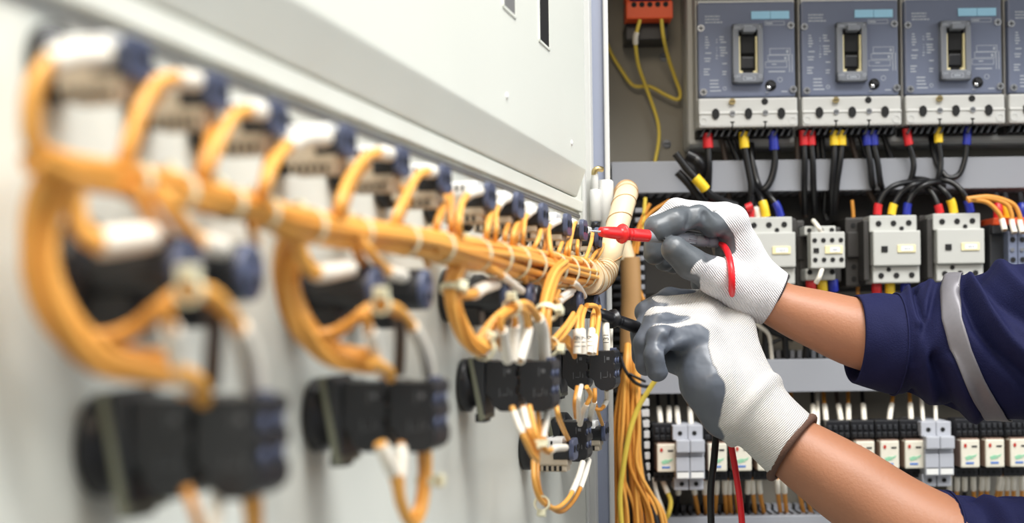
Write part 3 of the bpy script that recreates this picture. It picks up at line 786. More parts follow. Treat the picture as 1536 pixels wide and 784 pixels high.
# ---- contactors
YC=1.425
def make_contactor(label):
    t=thing('contactor',label,'contactor',P(1306,425,YC),0,'grey contactors in the middle row')
    N=lambda: PXB(1306,425,YC)
    m=N(); m.bx(1297,322,1392,424,.030,.080,0,.002); m.bx(1298,330,1306,420,.004,.030,0,.001); m.build('base_body','contactor_dark',t)
    m=N(); m.bx(1306,323,1377,348,.0015,.035,0,.0012); tp=m.build('upper_terminals','contactor_grey',t)
    m=N(); m.bx(1309,346.5,1380,399,-.0045,.035,0,.0014); bd_=m.build('front_cover','contactor_grey',t)
    m=N(); m.bx(1310,399,1380,424.5,.0005,.035,0,.0012); lt=m.build('lower_terminals','contactor_grey',t)
    m=N()
    for (x,z,r) in ((1319.5,335.3,4.3),(1342,335,4.3),(1365,334.7,4.3),(1354,343,3.4)): m.disc(x,z,r,.0009,.004)
    m.build('screw_holes','hole_black',tp)
    m=N()
    for (x,z,r) in ((1322,413.5,4.3),(1345,413.3,4.3),(1368,413,4.3),(1333.5,404.3,3.4)): m.disc(x,z,r,-.0001,.004)
    m.build('screw_holes','hole_black',lt)
    m=N(); m.bx(1321,369.5,1330.5,378.5,-.0056,-.004,0,.0004); m.build('indicator','hole_black',bd_)
    m=N(); m.bx(1345,368,1372,379.5,-.0056,-.004,0,.0004); tg=m.build('name_tag','tag_cream',bd_)
    m=N(); m.bx(1350,370,1368,377.5,-.0059,-.0055); 
    for x in (1355,1358,1361.5): m.bx(x,372.3,x+2,375.4,-.0061,-.0058,1)
    m.build('tag_paper',['tag_white','print_pale'],bd_)
    return t
CLAB=['grey contactor right of the upper white glove','middle grey contactor above the rolled navy cuff','right grey contactor above the grey reflective stripe']
ct=make_contactor(CLAB[1])
dup(ct,P(1119,427.5,YC),CLAB[0]); dup(ct,P(1401.5,422,YC),CLAB[2])
# auxiliary dark blocks between
def aux(label, x0,x1,z0,z1,Yf):
    t=thing('auxiliary_block',label,'relay block',P(x0,z1,Yf),0,'dark relay blocks between the contactors'); N=lambda: PXB(x0,z1,Yf)
    m=N(); m.bx(x0,z0,x1,z1,0,.062,0,.002); m.bx(x0+2,z0+22,x1-2,z0+60,-.004,.0,0,.0012); b=m.build('body','contactor_dark',t)
    m=N()
    for z in (z0+12,z1-12,z1-30): m.disc((x0+x1)/2,z,3.6,-.0008,.003)
    m.build('screw_holes','hole_black',b)
    return t
aux('dark block between the left contactor and the small contactor',1195,1208,330,430,1.455)
aux('dark block right of the small contactor',1269,1293,326,430,1.455)
aux('dark block between the middle and right contactors',1386,1399,330,425,1.46)
# small contactor with eight terminals
sc=thing('contactor','small pale contactor with eight round terminals, between two larger contactors','contactor',P(1213,420,YC),0,'grey contactors in the middle row')
N=lambda: PXB(1213,420,YC)
m=N(); m.bx(1208,338,1272,422,.028,.085,0,.002); m.build('base_body','contactor_dark',sc)
m=N(); m.bx(1209,338.5,1256,352,.004,.03,0,.001); m.bx(1210,402,1255,420,.004,.03,0,.002); lo_=m.build('main_terminals','contactor_grey',sc)
m=N(); m.bx(1213,349,1264,403,-.012,.005,0,.0012); ax=m.build('auxiliary_front','contactor_grey',sc)
m=N()
for x in (1219,1232,1245,1258):
    m.disc(x,361.5,3.5,-.0126,-.010); m.disc(x+.5,390.5,3.5,-.0126,-.010)
m.bx(1217,373,1225,380,-.0128,-.010); m.build('terminal_holes','hole_black',ax)
m=N(); m.bx(1234,370,1260,381.5,-.0132,-.0115,0,.0003); tg=m.build('name_tag','tag_cream',ax)
m=N(); m.bx(1241,372,1256,379.5,-.0136,-.0130); m.bx(1245,374.5,1252,377,-.0138,-.0135,1); m.build('tag_paper',['tag_white','print_pale'],ax)
m=N()
for x in (1216,1234,1250): m.disc(x,408,4,.0035,.006); m.disc(x,345,3.6,.0035,.006)
m.build('screw_holes','hole_black',lo_)
wire('control_wire','cream wire bent over the top of the small contactor','wire',None,[B(1220,331,1.43),B(1227,340,1.415),B(1232,349,1.418)],.0024,'sleeve_white')
wire('control_wire','cream wire hanging from the bottom of the small contactor','wire',None,[B(1233,403,1.416),B(1229,415,1.412),B(1224,424,1.415)],.0024,'sleeve_white')
# terminal stack at right edge
rt=thing('relay_module','blue-grey two-column module cut by the right edge, red strip on top','relay module',P(1490,405,YC),0)
N=lambda: PXB(1490,405,YC)
m=N(); m.bx(1490,335,1580,420,.010,.094,0,.002); m.build('body','charcoal_plastic',rt)
m=N(); m.bx(1493,326,1580,337,.004,.05,0,.001); m.build('top_strip','term_orange',rt)
m=N(); m.bx(1491,338,1508,350,.003,.012,0,.001); m.build('side_terminal','charcoal_plastic',rt)
for x in (1511,1525.5,1540):
    m=N(); m.bx(x,347,x+13.5,418,-.004,.02,0,.001); c=m.build('column','breaker_blue',rt)
    m=N(); m.disc(x+6.5,360,4,-.0046,-.002,0); m.disc(x+6.5,390,4,-.0046,-.002,0); m.build('holes','hole_black',c)
    m=N(); m.disc(x+5.5,375,3,-.0052,-.002,0); m.build('screw','chrome',c)

# ---- power cables with colour sleeves
def cable(label, pts, col, r=.0042, sl=(0,.12), n=8, grp='black power cables with coloured sleeves'):
    r*=.86; return wire('power_cable', label, 'cable', grp, [B(*p) for p in pts], r, 'black_cable', ((sl[0],sl[1],col,r+.0014,'colour_sleeve'),) if col else (), None, n, 12)
Y1=1.452; Y2=1.445
g1='cables hanging under the circuit breakers'
cable('black cable with red sleeve under the leftmost breaker',[(1061,200,Y1),(1062,222,Y1),(1063,250,Y1),(1062,280,1.46),(1060,310,1.48)],'red_sleeve',.0045,(0,.26),grp=g1)
cable('black cable with yellow sleeve under the leftmost breaker',[(1115,198,Y1),(1117,222,Y1),(1122,250,Y1),(1127,280,Y1),(1124,305,1.455),(1119,330,1.46)],'yellow_sleeve',.0042,(0,.2),grp=g1)
cable('black cable with blue sleeve looping left under the leftmost breaker',[(1159,197,Y1),(1161,222,Y1),(1162,245,Y1),(1156,270,Y1),(1145,284,Y1),(1136,274,1.46),(1128,240,1.465),(1126,215,1.47)],'blue_sleeve',.0042,(0,.16),grp=g1)
for (x,xx,c,w) in ((1205.5,1207,'red_sleeve','left of two with red sleeves'),(1216.5,1222,'red_sleeve','right of two with red sleeves'),(1251,1247,'yellow_sleeve','left of two with yellow sleeves'),(1262,1252,'yellow_sleeve','right of two with yellow sleeves'),(1300.5,1312,'blue_sleeve','left of two with blue sleeves'),(1310.5,1326,'blue_sleeve','right of two with blue sleeves')):
    yb = 320 if c!='blue_sleeve' else 285
    cable('black cable under the second breaker, '+w,[(x,196,Y1),(x+.5,218,Y1),((x*2+xx)/3+1,245,Y1),((x+xx*2)/3,275,1.457),(xx,yb,1.475)],c,.0038,(0,.25),grp=g1)
cable('black cable with red sleeve under the third breaker',[(1360,193,Y1),(1363,215,Y1),(1369,235,Y1),(1370,255,Y1),(1363,276,1.456),(1352,292,1.465)],'red_sleeve',.0036,(0,.22),grp=g1)
cable('black cable with yellow sleeve under the third breaker',[(1407.5,191,Y1),(1408,214,Y1),(1411,240,Y1),(1409,262,Y1),(1402,280,1.458)],'yellow_sleeve',.0036,(0,.24),grp=g1)
cable('black cable with blue sleeve curving left under the third breaker',[(1451.5,190,Y1),(1450,214,Y1),(1447,240,Y1),(1438,262,Y1),(1422,266,Y1),(1408,250,1.458),(1400,228,1.464),(1396,205,1.47)],'blue_sleeve',.0034,(0,.16),grp=g1)
g2='bare black cables between the breakers and the contactors'
k=0
for pts in ([(1082,205),(1088,240),(1092,275),(1094,310)],[(1092,205),(1108,245),(1120,275),(1124,300)],[(1104,205),(1118,240),(1125,262),(1130,290)],[(1196,205),(1197,250),(1202,290),(1208,325)],[(1226,205),(1228,250),(1234,300),(1240,330)],[(1232,203),(1236,250),(1238,280),(1236,320)],
            [(1276,205),(1285,240),(1298,275),(1312,305)],[(1290,203),(1300,235),(1312,262),(1318,285)],[(1325,203),(1338,240),(1352,268),(1362,290)],[(1358,205),(1366,225),(1385,255),(1402,280)]):
    wire('power_cable','thin dark cable in the gap under the breakers, %s from the left'%ORD[k],'cable',g2,[B(x,y,1.47 if y<300 else 1.48) for x,y in pts],.0030,'black_cable' if k%3 else 'brown_cable',()); k+=1
g3='cables arching into the contactor tops'
YA=1.440
cable('arched cable into the red sleeve of the middle contactor',[(1316,322,YA),(1318,306,YA),(1328,288,YA),(1345,277,YA),(1365,273,1.445),(1385,275,1.455)],'red_sleeve',.0034,(0,.2),grp=g3)
cable('arched cable into the yellow sleeve of the middle contactor',[(1337,322,YA),(1341,306,YA),(1352,289,YA),(1370,277,YA-.004),(1388,272,1.445),(1402,276,1.455)],'yellow_sleeve',.0034,(0,.2),grp=g3)
cable('arched cable into the blue sleeve of the middle contactor',[(1360,322,YA),(1362,305,YA),(1370,290,YA),(1384,279,YA-.004),(1402,273,1.44),(1416,278,1.455)],'blue_sleeve',.0034,(0,.2),grp=g3)
cable('arched cable into the red sleeve of the right contactor',[(1410,320,YA),(1406,305,YA),(1397,288,YA+.004),(1382,276,YA+.008),(1366,272,1.452)],'red_sleeve',.0034,(0,.22),grp=g3)
cable('arched cable into the yellow sleeve of the right contactor',[(1431,320,YA),(1427,303,YA),(1418,288,YA),(1404,277,YA+.006),(1388,270,1.45),(1370,268,1.458)],'yellow_sleeve',.0036,(0,.26),grp=g3)
cable('arched cable into the blue sleeve of the right contactor',[(1456,319,YA),(1452,304,YA),(1444,288,YA),(1430,275,YA+.004),(1414,270,1.448),(1398,272,1.458)],'blue_sleeve',.0034,(0,.24),grp=g3)
cable('cable with yellow sleeve entering the left contactor top',[(1149,325,YA),(1146,310,YA),(1141,296,YA+.005),(1134,284,1.46)],'yellow_sleeve',.0038,(0,.5),grp=g3)
cable('cable with blue sleeve curving into the left contactor top',[(1171,325,YA),(1165,308,YA),(1154,294,YA+.005),(1142,286,1.46)],'blue_sleeve',.0034,(0,.42),grp=g3)
cable('cable with red sleeve entering the left contactor top beside the glove',[(1125,327,YA),(1126,314,YA),(1129,300,YA+.008),(1126,285,1.46)],'red_sleeve',.0034,(0,.34),grp=g3)
cable('short cable with a pale sleeve between red and yellow at the left contactor',[(1137,326,YA+.004),(1134,312,YA+.004),(1136,296,1.455)],'sleeve_white',.0028,(0,.5),grp=g3)
cable('cable with a red ring bending toward the left contactor behind the glove',[(1128,309,1.432),(1117,313,1.432),(1104,313,1.435),(1092,306,1.44)],'red_sleeve',.0036,(.0,.3),grp=g3)
g4='loose black cable ends above the upper glove'
cable('loose black cable with a broad yellow sleeve above the upper glove',[(1013,230,1.42),(1030,252,1.42),(1050,274,1.42),(1066,292,1.425),(1085,302,1.435),(1105,308,1.44)],'yellow_sleeve',.0046,(.32,.5),grp=g4)
cable('loose thick black cable end left of the yellow sleeve, above the knuckles',[(1016,258,1.425),(1030,272,1.425),(1044,290,1.428),(1056,304,1.435),(1064,318,1.44)],'red_sleeve',.0046,(.82,.96),grp=g4)
cable('thick black cable stub beside the red sleeved cable',[(1030,232,1.45),(1042,238,1.45),(1049,246,1.45),(1052,262,1.46)],None,.0075,grp=g4)
# cables below contactors
g5='sleeved cables under the contactors'
for (x,c,w) in ((1315,'red_sleeve','red'),(1335,'yellow_sleeve','yellow'),(1358,'blue_sleeve','blue')):
    cable('cable with %s sleeve hanging from the bottom of the middle contactor'%w,[(x,424,1.44),(x,440,1.44),(x,462,1.445),(x+1,490,1.45)],c,.0042,(0,.42),grp=g5)
for (x,c,w) in ((1217,'red_sleeve','red'),(1234,'yellow_sleeve','yellow'),(1250,'blue_sleeve','blue')):
    cable('cable with %s sleeve hanging from the bottom of the small contactor'%w,[(x-1,419,1.44),(x,434,1.44),(x+2,456,1.445),(x+3,520,1.46)],c,.0044,(0,.36),grp=g5)
g6='dark cables dropping into the middle duct'
for i,pts in enumerate(([(1132,440),(1135,480),(1131,510),(1132,540)],[(1147,440),(1149,480),(1148,510),(1148,542)],[(1178,450),(1178,490),(1178,515),(1179,542)],[(1212,500),(1210,515),(1208,540)],[(1146,482),(1157,496),(1172,502),(1190,508)],[(1132,524),(1152,516),(1172,508)])):
    wire('control_wire','dark cable above the middle duct behind the wrists, %s from the left'%ORD[i] if i<4 else ('thick black cable curving behind the wrist above the middle duct' if i==4 else 'thin black cable slanting above the middle duct'),'cable',g6,[B(x,y,1.49) for x,y in pts],.0034 if i!=5 else .002,'black_cable')
wire('control_wire','cream wire dropping into the middle duct between dark cables','wire',None,[B(1120,470,1.48),B(1135,486,1.48),B(1152,500,1.485),B(1156,520,1.49),B(1158,541,1.49)],.0022,'sleeve_white')
# orange arcs into the right module
for i,(pts,) in enumerate((([(1455,299),(1480,303),(1497,318),(1503,330)],),([(1452,301),(1480,297),(1508,305),(1517,320),(1518,334)],),([(1450,298),(1485,295),(1518,305),(1529,322),(1530,334)],))):
    wire('control_wire','orange wire arching with a cream end into the right edge module, %s of three'%ORD[i],'wire','orange wires into the right edge module',[B(x,y,1.42) for x,y in pts]+[B(pts[-1][0]+4,pts[-1][1]+15,1.415)],.0024,'amber_wire',((.72,1,'sleeve_white',.0030,'wire_end'),))
for (x,c,w) in ((1497,'red_sleeve','red'),(1510.5,'yellow_sleeve','yellow'),(1533,'blue_sleeve','blue')):
    cable('cable with %s sleeve on top of the right edge module'%w,[(x,328,1.445),(x,310,1.445),(x-3,292,1.46)],c,.0038,(0,.55),grp='cables into the right edge module')
# thin orange wires in the dark area
go='thin orange wires in the dark area behind the gloves'
for i,(pts,c) in enumerate(([[(1278,300),(1280,325),(1278,345)],'amber_wire'],[[(1288,408),(1287,440),(1290,500)],'amber_wire'],[[(975,305),(960,335),(950,370),(945,400)],'amber_wire'],[[(968,296),(966,320),(964,350)],'yellow_wire'],[[(1005,300),(975,320),(962,345),(955,380)],'amber_wire'],[[(952,360),(950,400),(958,430),(965,450)],'amber_wire'],[[(948,420),(952,440),(956,470)],'orange_wire'])):
    wire('control_wire','thin orange wire in the dark area, %s listed around the conduit and contactors'%ORD[i] if False else ['thin orange wire hanging right of the small contactor top','thin orange wire hanging right of the small contactor bottom','orange wire slanting down beside the cream conduit','yellow wire above the index finger beside the dark slotted duct','orange wire slanting behind the upper index finger','orange wire curving over the brown conduit','short orange wire crossing the brown conduit'][i],'wire',go,[B(x,y,1.445 if x<1100 else 1.47) for x,y in pts],.0020,c)

# ---- lower relay row
YR=1.440
ds=thing('mounting_rail','steel mounting rail behind the lower row of relays','rail',P(975,690,1.52)); m=PXB(975,690,1.52)
m.bx(978,668,1720,700,-.004,.0065,0,.0008); m.build('rail','chrome',ds)
def make_socket(label):
    t=thing('relay_socket',label,'relay socket',P(1076,715,YR),0,'black relay sockets in the lower row'); N=lambda: PXB(1076,715,YR)
    m=N(); m.bx(1059,640,1094,722,.030,.075,0,.0015); m.bx(1059,634,1094,662,.008,.034,0,.0012); m.bx(1059,708,1094,722,.010,.034,0,.0012); m.build('base','black_plastic',t)
    m=N()
    for i in range(4):
        x=1063.5+i*8.6; m.bx(x-3.2,652,x+3.2,659,.004,.010,0,.0006); m.bx(x-2.6,641,x+2.6,648,.005,.010,0,.0006)
    tb=m.build('terminal_row','charcoal_plastic',t)
    m=N()
    for i in range(4):
        x=1063.5+i*8.6; m.disc(x,655.5,2.2,.0035,.006); m.disc(x,715,2.4,.0095,.012)
    m.build('clamp_holes','hole_black',tb)
    return t
def make_relay(label):
    t=thing('plug_in_relay',label,'relay',P(1076,705,YR),0,'cream plug-in relays in the lower row'); N=lambda: PXB(1076,705,YR)
    m=N(); m.bx(1062,664,1090,706,-.004,.030,0,.0014); m.build('case','cream_plastic',t)
    m=N(); m.bx(1061.4,666,1062.1,705,-.002,.028); m.bx(1063,662.8,1089.5,664.6,-.003,.028); m.build('tinted_sides','relay_brown',t)
    m=N(); m.disc(1068.5,673,2.2,-.0046,-.003,0,12,1,1.4); m.build('red_flag','print_red',t)
    m=N(); m.bx(1078,673,1086,675.6,-.0044,-.003); m.build('window','print_black',t)
    m=N(); m.prism([(1068,690),(1074,687.5),(1080,688),(1086,685.5),(1083,690),(1076,690.5),(1081,692),(1070,694.5)], lambda a,b,y: m.q(a,b,y), -.0044,-.0035,0); m.build('green_logo','print_green',t)
    m=N(); m.bx(1069,697.5,1081,700.5,-.0044,-.003); m.build('blue_print','print_blue',t)
    return t
rel=[]
slots=[1090,1126.8,1163.6,1200.4,1237.2,1274,1310.8,1347.6,1384.4,1468,1505,1542]
sk=make_socket('black relay socket, first right of the left fuse holder'); rl=make_relay('cream relay directly right of the left fuse holder, behind the black lead')
hid=(3,4)
RL={1:'cream relay beside the red lead, just below the white cuff',2:'cream relay mostly covered by the white cuff of the lower glove',5:'cream relay half covered by the top edge of the lower forearm',6:'cream relay above the lower forearm, third left of the right fuse holder',7:'cream relay second left of the right fuse holder',8:'cream relay touching the left side of the right fuse holder',9:'cream relay directly right of the right fuse holder',10:'cream relay second right of the right fuse holder',11:'cream relay cut by the right edge of the photo'}
RL.update({5:'cream relay fourth left of the right fuse holder, mostly behind the lower forearm',6:'cream relay third left of the right fuse holder, lower corner behind the forearm',7:'cream relay second left of the right fuse holder'})
SL={k:v.replace('cream relay','black socket under the relay',1).replace(', lower corner behind the forearm','').replace(', mostly behind the lower forearm','') for k,v in RL.items()}
for i,xr in enumerate(slots):
    if i==0 or i in hid or i==5 and False: continue
    dy = -.0145*(xr-1090)
    dup(rl, P(1076+xr-1090, 705+dy, YR), RL[i]); dup(sk, P(1076+xr-1090,715+dy,YR), SL[i])
dup(rl, P(1076-76.5,706,YR),'leftmost cream relay, left of the left fuse holder'); dup(sk, P(1076-76.5,716,YR),'leftmost black relay socket, left of the left fuse holder')
def make_fuse(label):
    t=thing('fuse_holder',label,'fuse holder',P(1032,735,YR),0,'grey two-pole fuse holders in the lower row'); N=lambda: PXB(1032,735,YR)
    m=N(); m.bx(1010,637,1055,734,.012,.075,0,.0012)
    for x0,x1 in ((1009.5,1031.8),(1032.3,1054.5)):
        m.bx(x0,637,x1,659,-.004,.014,0,.001); m.bx(x0+1.5,716,x1+.5,734.5,-.002,.014,0,.001)
    b=m.build('body','fuse_grey',t)
    for x0,x1 in ((1013,1033.3),(1033.8,1055.5)):
        m=N(); m.bx(x0,658,x1,677,-.014,.012,0,.0014); m.bx(x0,677,x1,684,-.008,.012,0,.0010); m.bx(x0,684,x1,717,-.010,.012,0,.0012); lv=m.build('fuse_drawer','fuse_grey',t)
        m=N(); m.bx(x0+1.5,706.5,x1-1.5,715,-.0104,-.009); m.build('paper_label','tag_white',lv)
        m=N(); m.bx(x0+1.5,704.8,x1-1.5,706,-.0104,-.009); m.build('label_line','print_black',lv)
    m=N()
    for x in (1020.5,1042): m.disc(x,649,3.4,-.0044,-.002); m.disc(x+2,725,3.4,-.0024,-.0)
    m.build('terminal_holes','hole_black',b)
    return t
fu=make_fuse('left grey two-pole fuse holder, left of the black test lead')
dup(fu,P(1032+371.5,735-5.5,YR),'right grey two-pole fuse holder, below the dark navy sleeve')
# control wires above and below the relays
gt='wires entering the tops of the lower row'; gb='wires leaving the bottoms of the lower row'
top=[(986,992,'b'),(1003,1004,'b'),(1013,1018,'b'),(1033,1037,'o'),(1062,1066,'o'),(1186,1189,'o'),(1218,1221,'b'),(1226,1227,'w'),(1235,1240,'o'),(1254,1263,'g'),(1272,1273,'o'),(1293,1297,'b'),(1340,1333,'o'),(1364,1367,'o'),(1381,1385,'w'),(1402,1404,'w'),(1460,1462,'w'),(1495,1498,'w'),(1519,1521,'w')]
cm={'b':'black_cable','o':'amber_wire','w':'sleeve_white','g':'brown_cable'}; cw={'b':'black','o':'orange','w':'white','g':'brown'}
for i,(a,b,c) in enumerate(top):
    d=-.0145*(a-1060)
    wire('control_wire','%s wire with white end between middle duct and relay row, %s from the left'%(cw[c],ORD[i]),'wire',gt,[B(a,588+d,1.50),B(a+.2*(b-a),602+d,1.488),B(a+.6*(b-a),620+d,1.472),B(b,644+d,1.462)],.0021,cm[c],((.52,1,'sleeve_white',.0029,'wire_sleeve'),) if c!='w' else ())
bot=[(1018,1014,'b'),(1041,1048,'o'),(1057,1060,'o'),(1075,1072,'o'),(1087,1090,'o'),(1094,1097,'o'),(1104,1107,'o'),(1122,1120,'b'),(1129,1133,'o'),(1139,1146,'o'),(1166,1171,'o'),(1176,1180,'o'),(1198,1206,'o'),(1209,1217,'o'),(1424,1426,'o'),(1436,1433,'o'),(1447,1446,'b'),(1460,1462,'o'),(1473,1468,'o'),(1481,1479,'o'),(1499,1489,'o'),(1503,1495,'o'),(1511,1509,'o'),(1520,1521,'o'),(1533,1533,'o')]
for i,(a,b,c) in enumerate(bot):
    d=-.0145*(a-1060)
    wire('control_wire','%s wire with white end under the relay row, %s from the left'%(cw[c],ORD[i]),'wire',gb,[B(a,716+d,1.458),B(a,730+d,1.462),B(a+.4*(b-a),750+d,1.475),B(b,775+d,1.49),B(b,800+d,1.50)],.0023,cm[c],((.05,.36,'sleeve_white',.0030,'wire_sleeve'),))
wire('control_wire','yellow wire curling from the bottom duct under the left fuse holder','wire',None,[B(993,718,1.455),B(1000,735,1.45),B(1006,752,1.448),B(1002,772,1.45),B(990,790,1.46)],.0024,'yellow_wire',((.0,.3,'sleeve_white',.003,'wire_sleeve'),))
wire('control_wire','white wire slanting down left of the left fuse holder','wire',None,[B(981,716,1.455),B(985,740,1.452),B(994,765,1.455),B(1003,795,1.47)],.0024,'sleeve_white')
wire('flexible_conduit','black cable sleeve curving down beside the orange loom','conduit',None,[B(957,610,1.455),B(957,680,1.45),B(962,720,1.445),B(973,755,1.442),B(986,800,1.44)],.0075,'black_cable')

# ---- orange loom falling inside the cabinet
lm=thing('wire_loom','thick loom of many loose orange wires hanging beside the door post','wire loom',P(945,560,1.43))
rg=random.Random(11)
for i in range(27):
    f=(i%9)/8.0; lay=i//9
    xt=938+f*18+rg.uniform(-2,2); xm=928+f*34+rg.uniform(-8,8); xb=927+f*56+rg.uniform(-11,11); y0=1.412+.012*lay+rg.uniform(-.004,.004)
    if f>.85: xm-=6
    pts=[B(941+f*12,505,1.43),B(xt,535,y0),B(xt+(xm-xt)*.35+rg.uniform(-2,2),575,y0-.004),B(xm,640,y0-.006),B(xm+rg.uniform(-5,5),700,y0-.006),B(xb,765,y0-.002),B(xb+8*f+rg.uniform(-3,3),830,y0)]
    MB().tube(cr(pts,7),.0019,8).build('wire','orange_wire' if i%3 else 'amber_wire',lm,world=True)
bc=MB().tube(cr([B(945,386,1.43),B(947,440,1.43),B(946,480,1.43),B(945,528,1.43)],8),.0102,20).build('brown_conduit','wrap_brown',origin=B(945,528,1.43))
tag(bc,'beige brown wrapped cable trunk feeding the orange loom behind the gloves','conduit')
tie=thing('cable_tie','black cable tie slanting around the top of the orange loom','cable tie',P(955,575,1.41))
MB().tube(cr([B(931,535,1.40),B(938,555,1.398),B(950,571,1.398),B(962,578,1.40),B(973,580,1.405)],8),.0018,8).build('strap','black_cable',tie,world=True)
MB().tube(cr([B(944,560,1.396),B(955,566,1.396),B(968,572,1.40)],6),.0014,8).build('strap_tail','black_cable',tie,world=True)
wire('control_wire','single pale yellow wire sweeping from behind the lower glove down the loom','wire',None,[B(990,560,1.38),B(975,582,1.385),B(957,612,1.39),B(944,650,1.392),B(935,700,1.395),B(930,745,1.398),B(934,810,1.40)],.0026,'yellow_wire')
# ================= gloves by signed distance + surface nets =================
def capd(Pn, a, b, ra, rb):
    a=np.array(a); b=np.array(b); ab=b-a
    t=np.clip(((Pn-a)@ab)/max(1e-12,ab@ab),0,1); q=a+t[...,None]*ab
    dv=Pn-q; l=np.sqrt((dv*dv).sum(-1)); r=ra+t*(rb-ra)
    return l-r, t, dv/np.maximum(l,1e-9)[...,None]
def smin(a,b,k):
    h=np.clip(.5+.5*(b-a)/k,0,1); return b*(1-h)+a*h-k*h*(1-h)
def surfnet(fn, lo, hi, h):
    n=[int(math.ceil((hi[i]-lo[i])/h))+1 for i in range(3)]
    ax=[lo[i]+h*np.arange(n[i]) for i in range(3)]
    Dm=np.empty(n)
    for i in range(n[0]):
        Y_,Z_=np.meshgrid(ax[1],ax[2],indexing='ij'); Pn=np.stack([np.full_like(Y_,ax[0][i]),Y_,Z_],-1)
        Dm[i]=fn(Pn)
    S=np.zeros([m-1 for m in n]+[3]); cn=np.zeros([m-1 for m in n]); 
    quads=[]
    for axn in range(3):
        o=[a for a in range(3) if a!=axn]
        sl0=[slice(None)]*3; sl1=[slice(None)]*3; sl0[axn]=slice(0,-1); sl1[axn]=slice(1,None)
        A=Dm[tuple(sl0)]; Bq=Dm[tuple(sl1)]; cr_=(A<0)!=(Bq<0)
        idx=np.argwhere(cr_); t=A[cr_]/(A[cr_]-Bq[cr_]); p=idx.astype(float); p[:,axn]+=t
        inside=A[cr_]<0
        ok=np.ones(len(idx),bool)
        for q in o: ok&=(idx[:,q]>0)&(idx[:,q]<n[q]-1)
        cells=[]
        for d0,d1 in ((1,1),(0,1),(0,0),(1,0)):
            c=idx.copy(); c[:,o[0]]-=d0; c[:,o[1]]-=d1; cells.append(c)
            v=ok
            np.add.at(S,tuple(c[v].T),p[v]); np.add.at(cn,tuple(c[v].T),1)
        flip = inside if axn!=1 else ~inside
        quads.append(([c[ok] for c in cells], flip[ok]))
    act=cn>0; vid=-np.ones(cn.shape,int); vid[act]=np.arange(act.sum())
    V=S[act]/cn[act][:,None]*h+np.array(lo)
    Fs=[]
    for cells,fl in quads:
        q=np.stack([vid[tuple(c.T)] for c in cells],1); q[~fl]=q[~fl][:,::-1]; Fs.append(q)
    return V,np.concatenate(Fs)
def glove(name, groups, cuts, extra, parent, mats, h=.0013):
    prims=[]   # (group, a, b, ra, rb, bdir, ta, tb)
    for gi,(g,lst) in enumerate(groups):
        for (a,b,ra,rb,bd,ta,tb) in lst: prims.append((g,np.array(P(*a)),np.array(P(*b)),ra,rb,np.array(Vector(bd).normalized()),ta,tb))
    al=np.array([p[1] for p in prims]+[p[2] for p in prims]); lo=al.min(0)-.034; hi=al.max(0)+.034
    def field(Pn):
        gd={}
        for p in prims:
            d,_,_=capd(Pn,p[1],p[2],p[3],p[4]); k=.012 if p[0]=='palm' else .004
            gd[p[0]]=d if p[0] not in gd else smin(gd[p[0]],d,k)
        palm=gd.pop('palm'); out=palm
        for g,d in gd.items():
            out=smin(out, smin(palm,d,.008), .0014)
        for kind,fn,k in extra:
            e=fn(Pn)
            out=smin(out,e,k) if kind=='+' else -smin(-out,e,k)
        for (o,nn) in cuts: out=np.maximum(out,(Pn-np.array(o))@np.array(nn))
        return out
    V,Q=surfnet(field,lo,hi,h)
    num=np.zeros(len(V)); den=np.zeros(len(V))+1e-20
    for p in prims:
        d,t,nr=capd(V,p[1],p[2],p[3],p[4]); w=np.exp(-np.clip(d,-.012,1)/.0022); num+=w*((p[6]+t*(p[7]-p[6]))-nr@p[5]); den+=w
    coat=num/den
    me=bpy.data.meshes.new(name); me.from_pydata(V.tolist(),[],Q.tolist())
    for m_ in mats: me.materials.append(MATS[m_])
    at=me.attributes.new('coat','FLOAT','POINT'); at.data.foreach_set('value',coat.astype(np.float32))
    me.polygons.foreach_set('use_smooth',[True]*len(me.polygons)); me.update()
    o=bpy.data.objects.new(name,me); C.objects.link(o); o.parent=parent; o.matrix_parent_inverse=Matrix.Translation(-parent.location)
    sm=o.modifiers.new('smooth','SMOOTH'); sm.factor=.5; sm.iterations=3
    return o
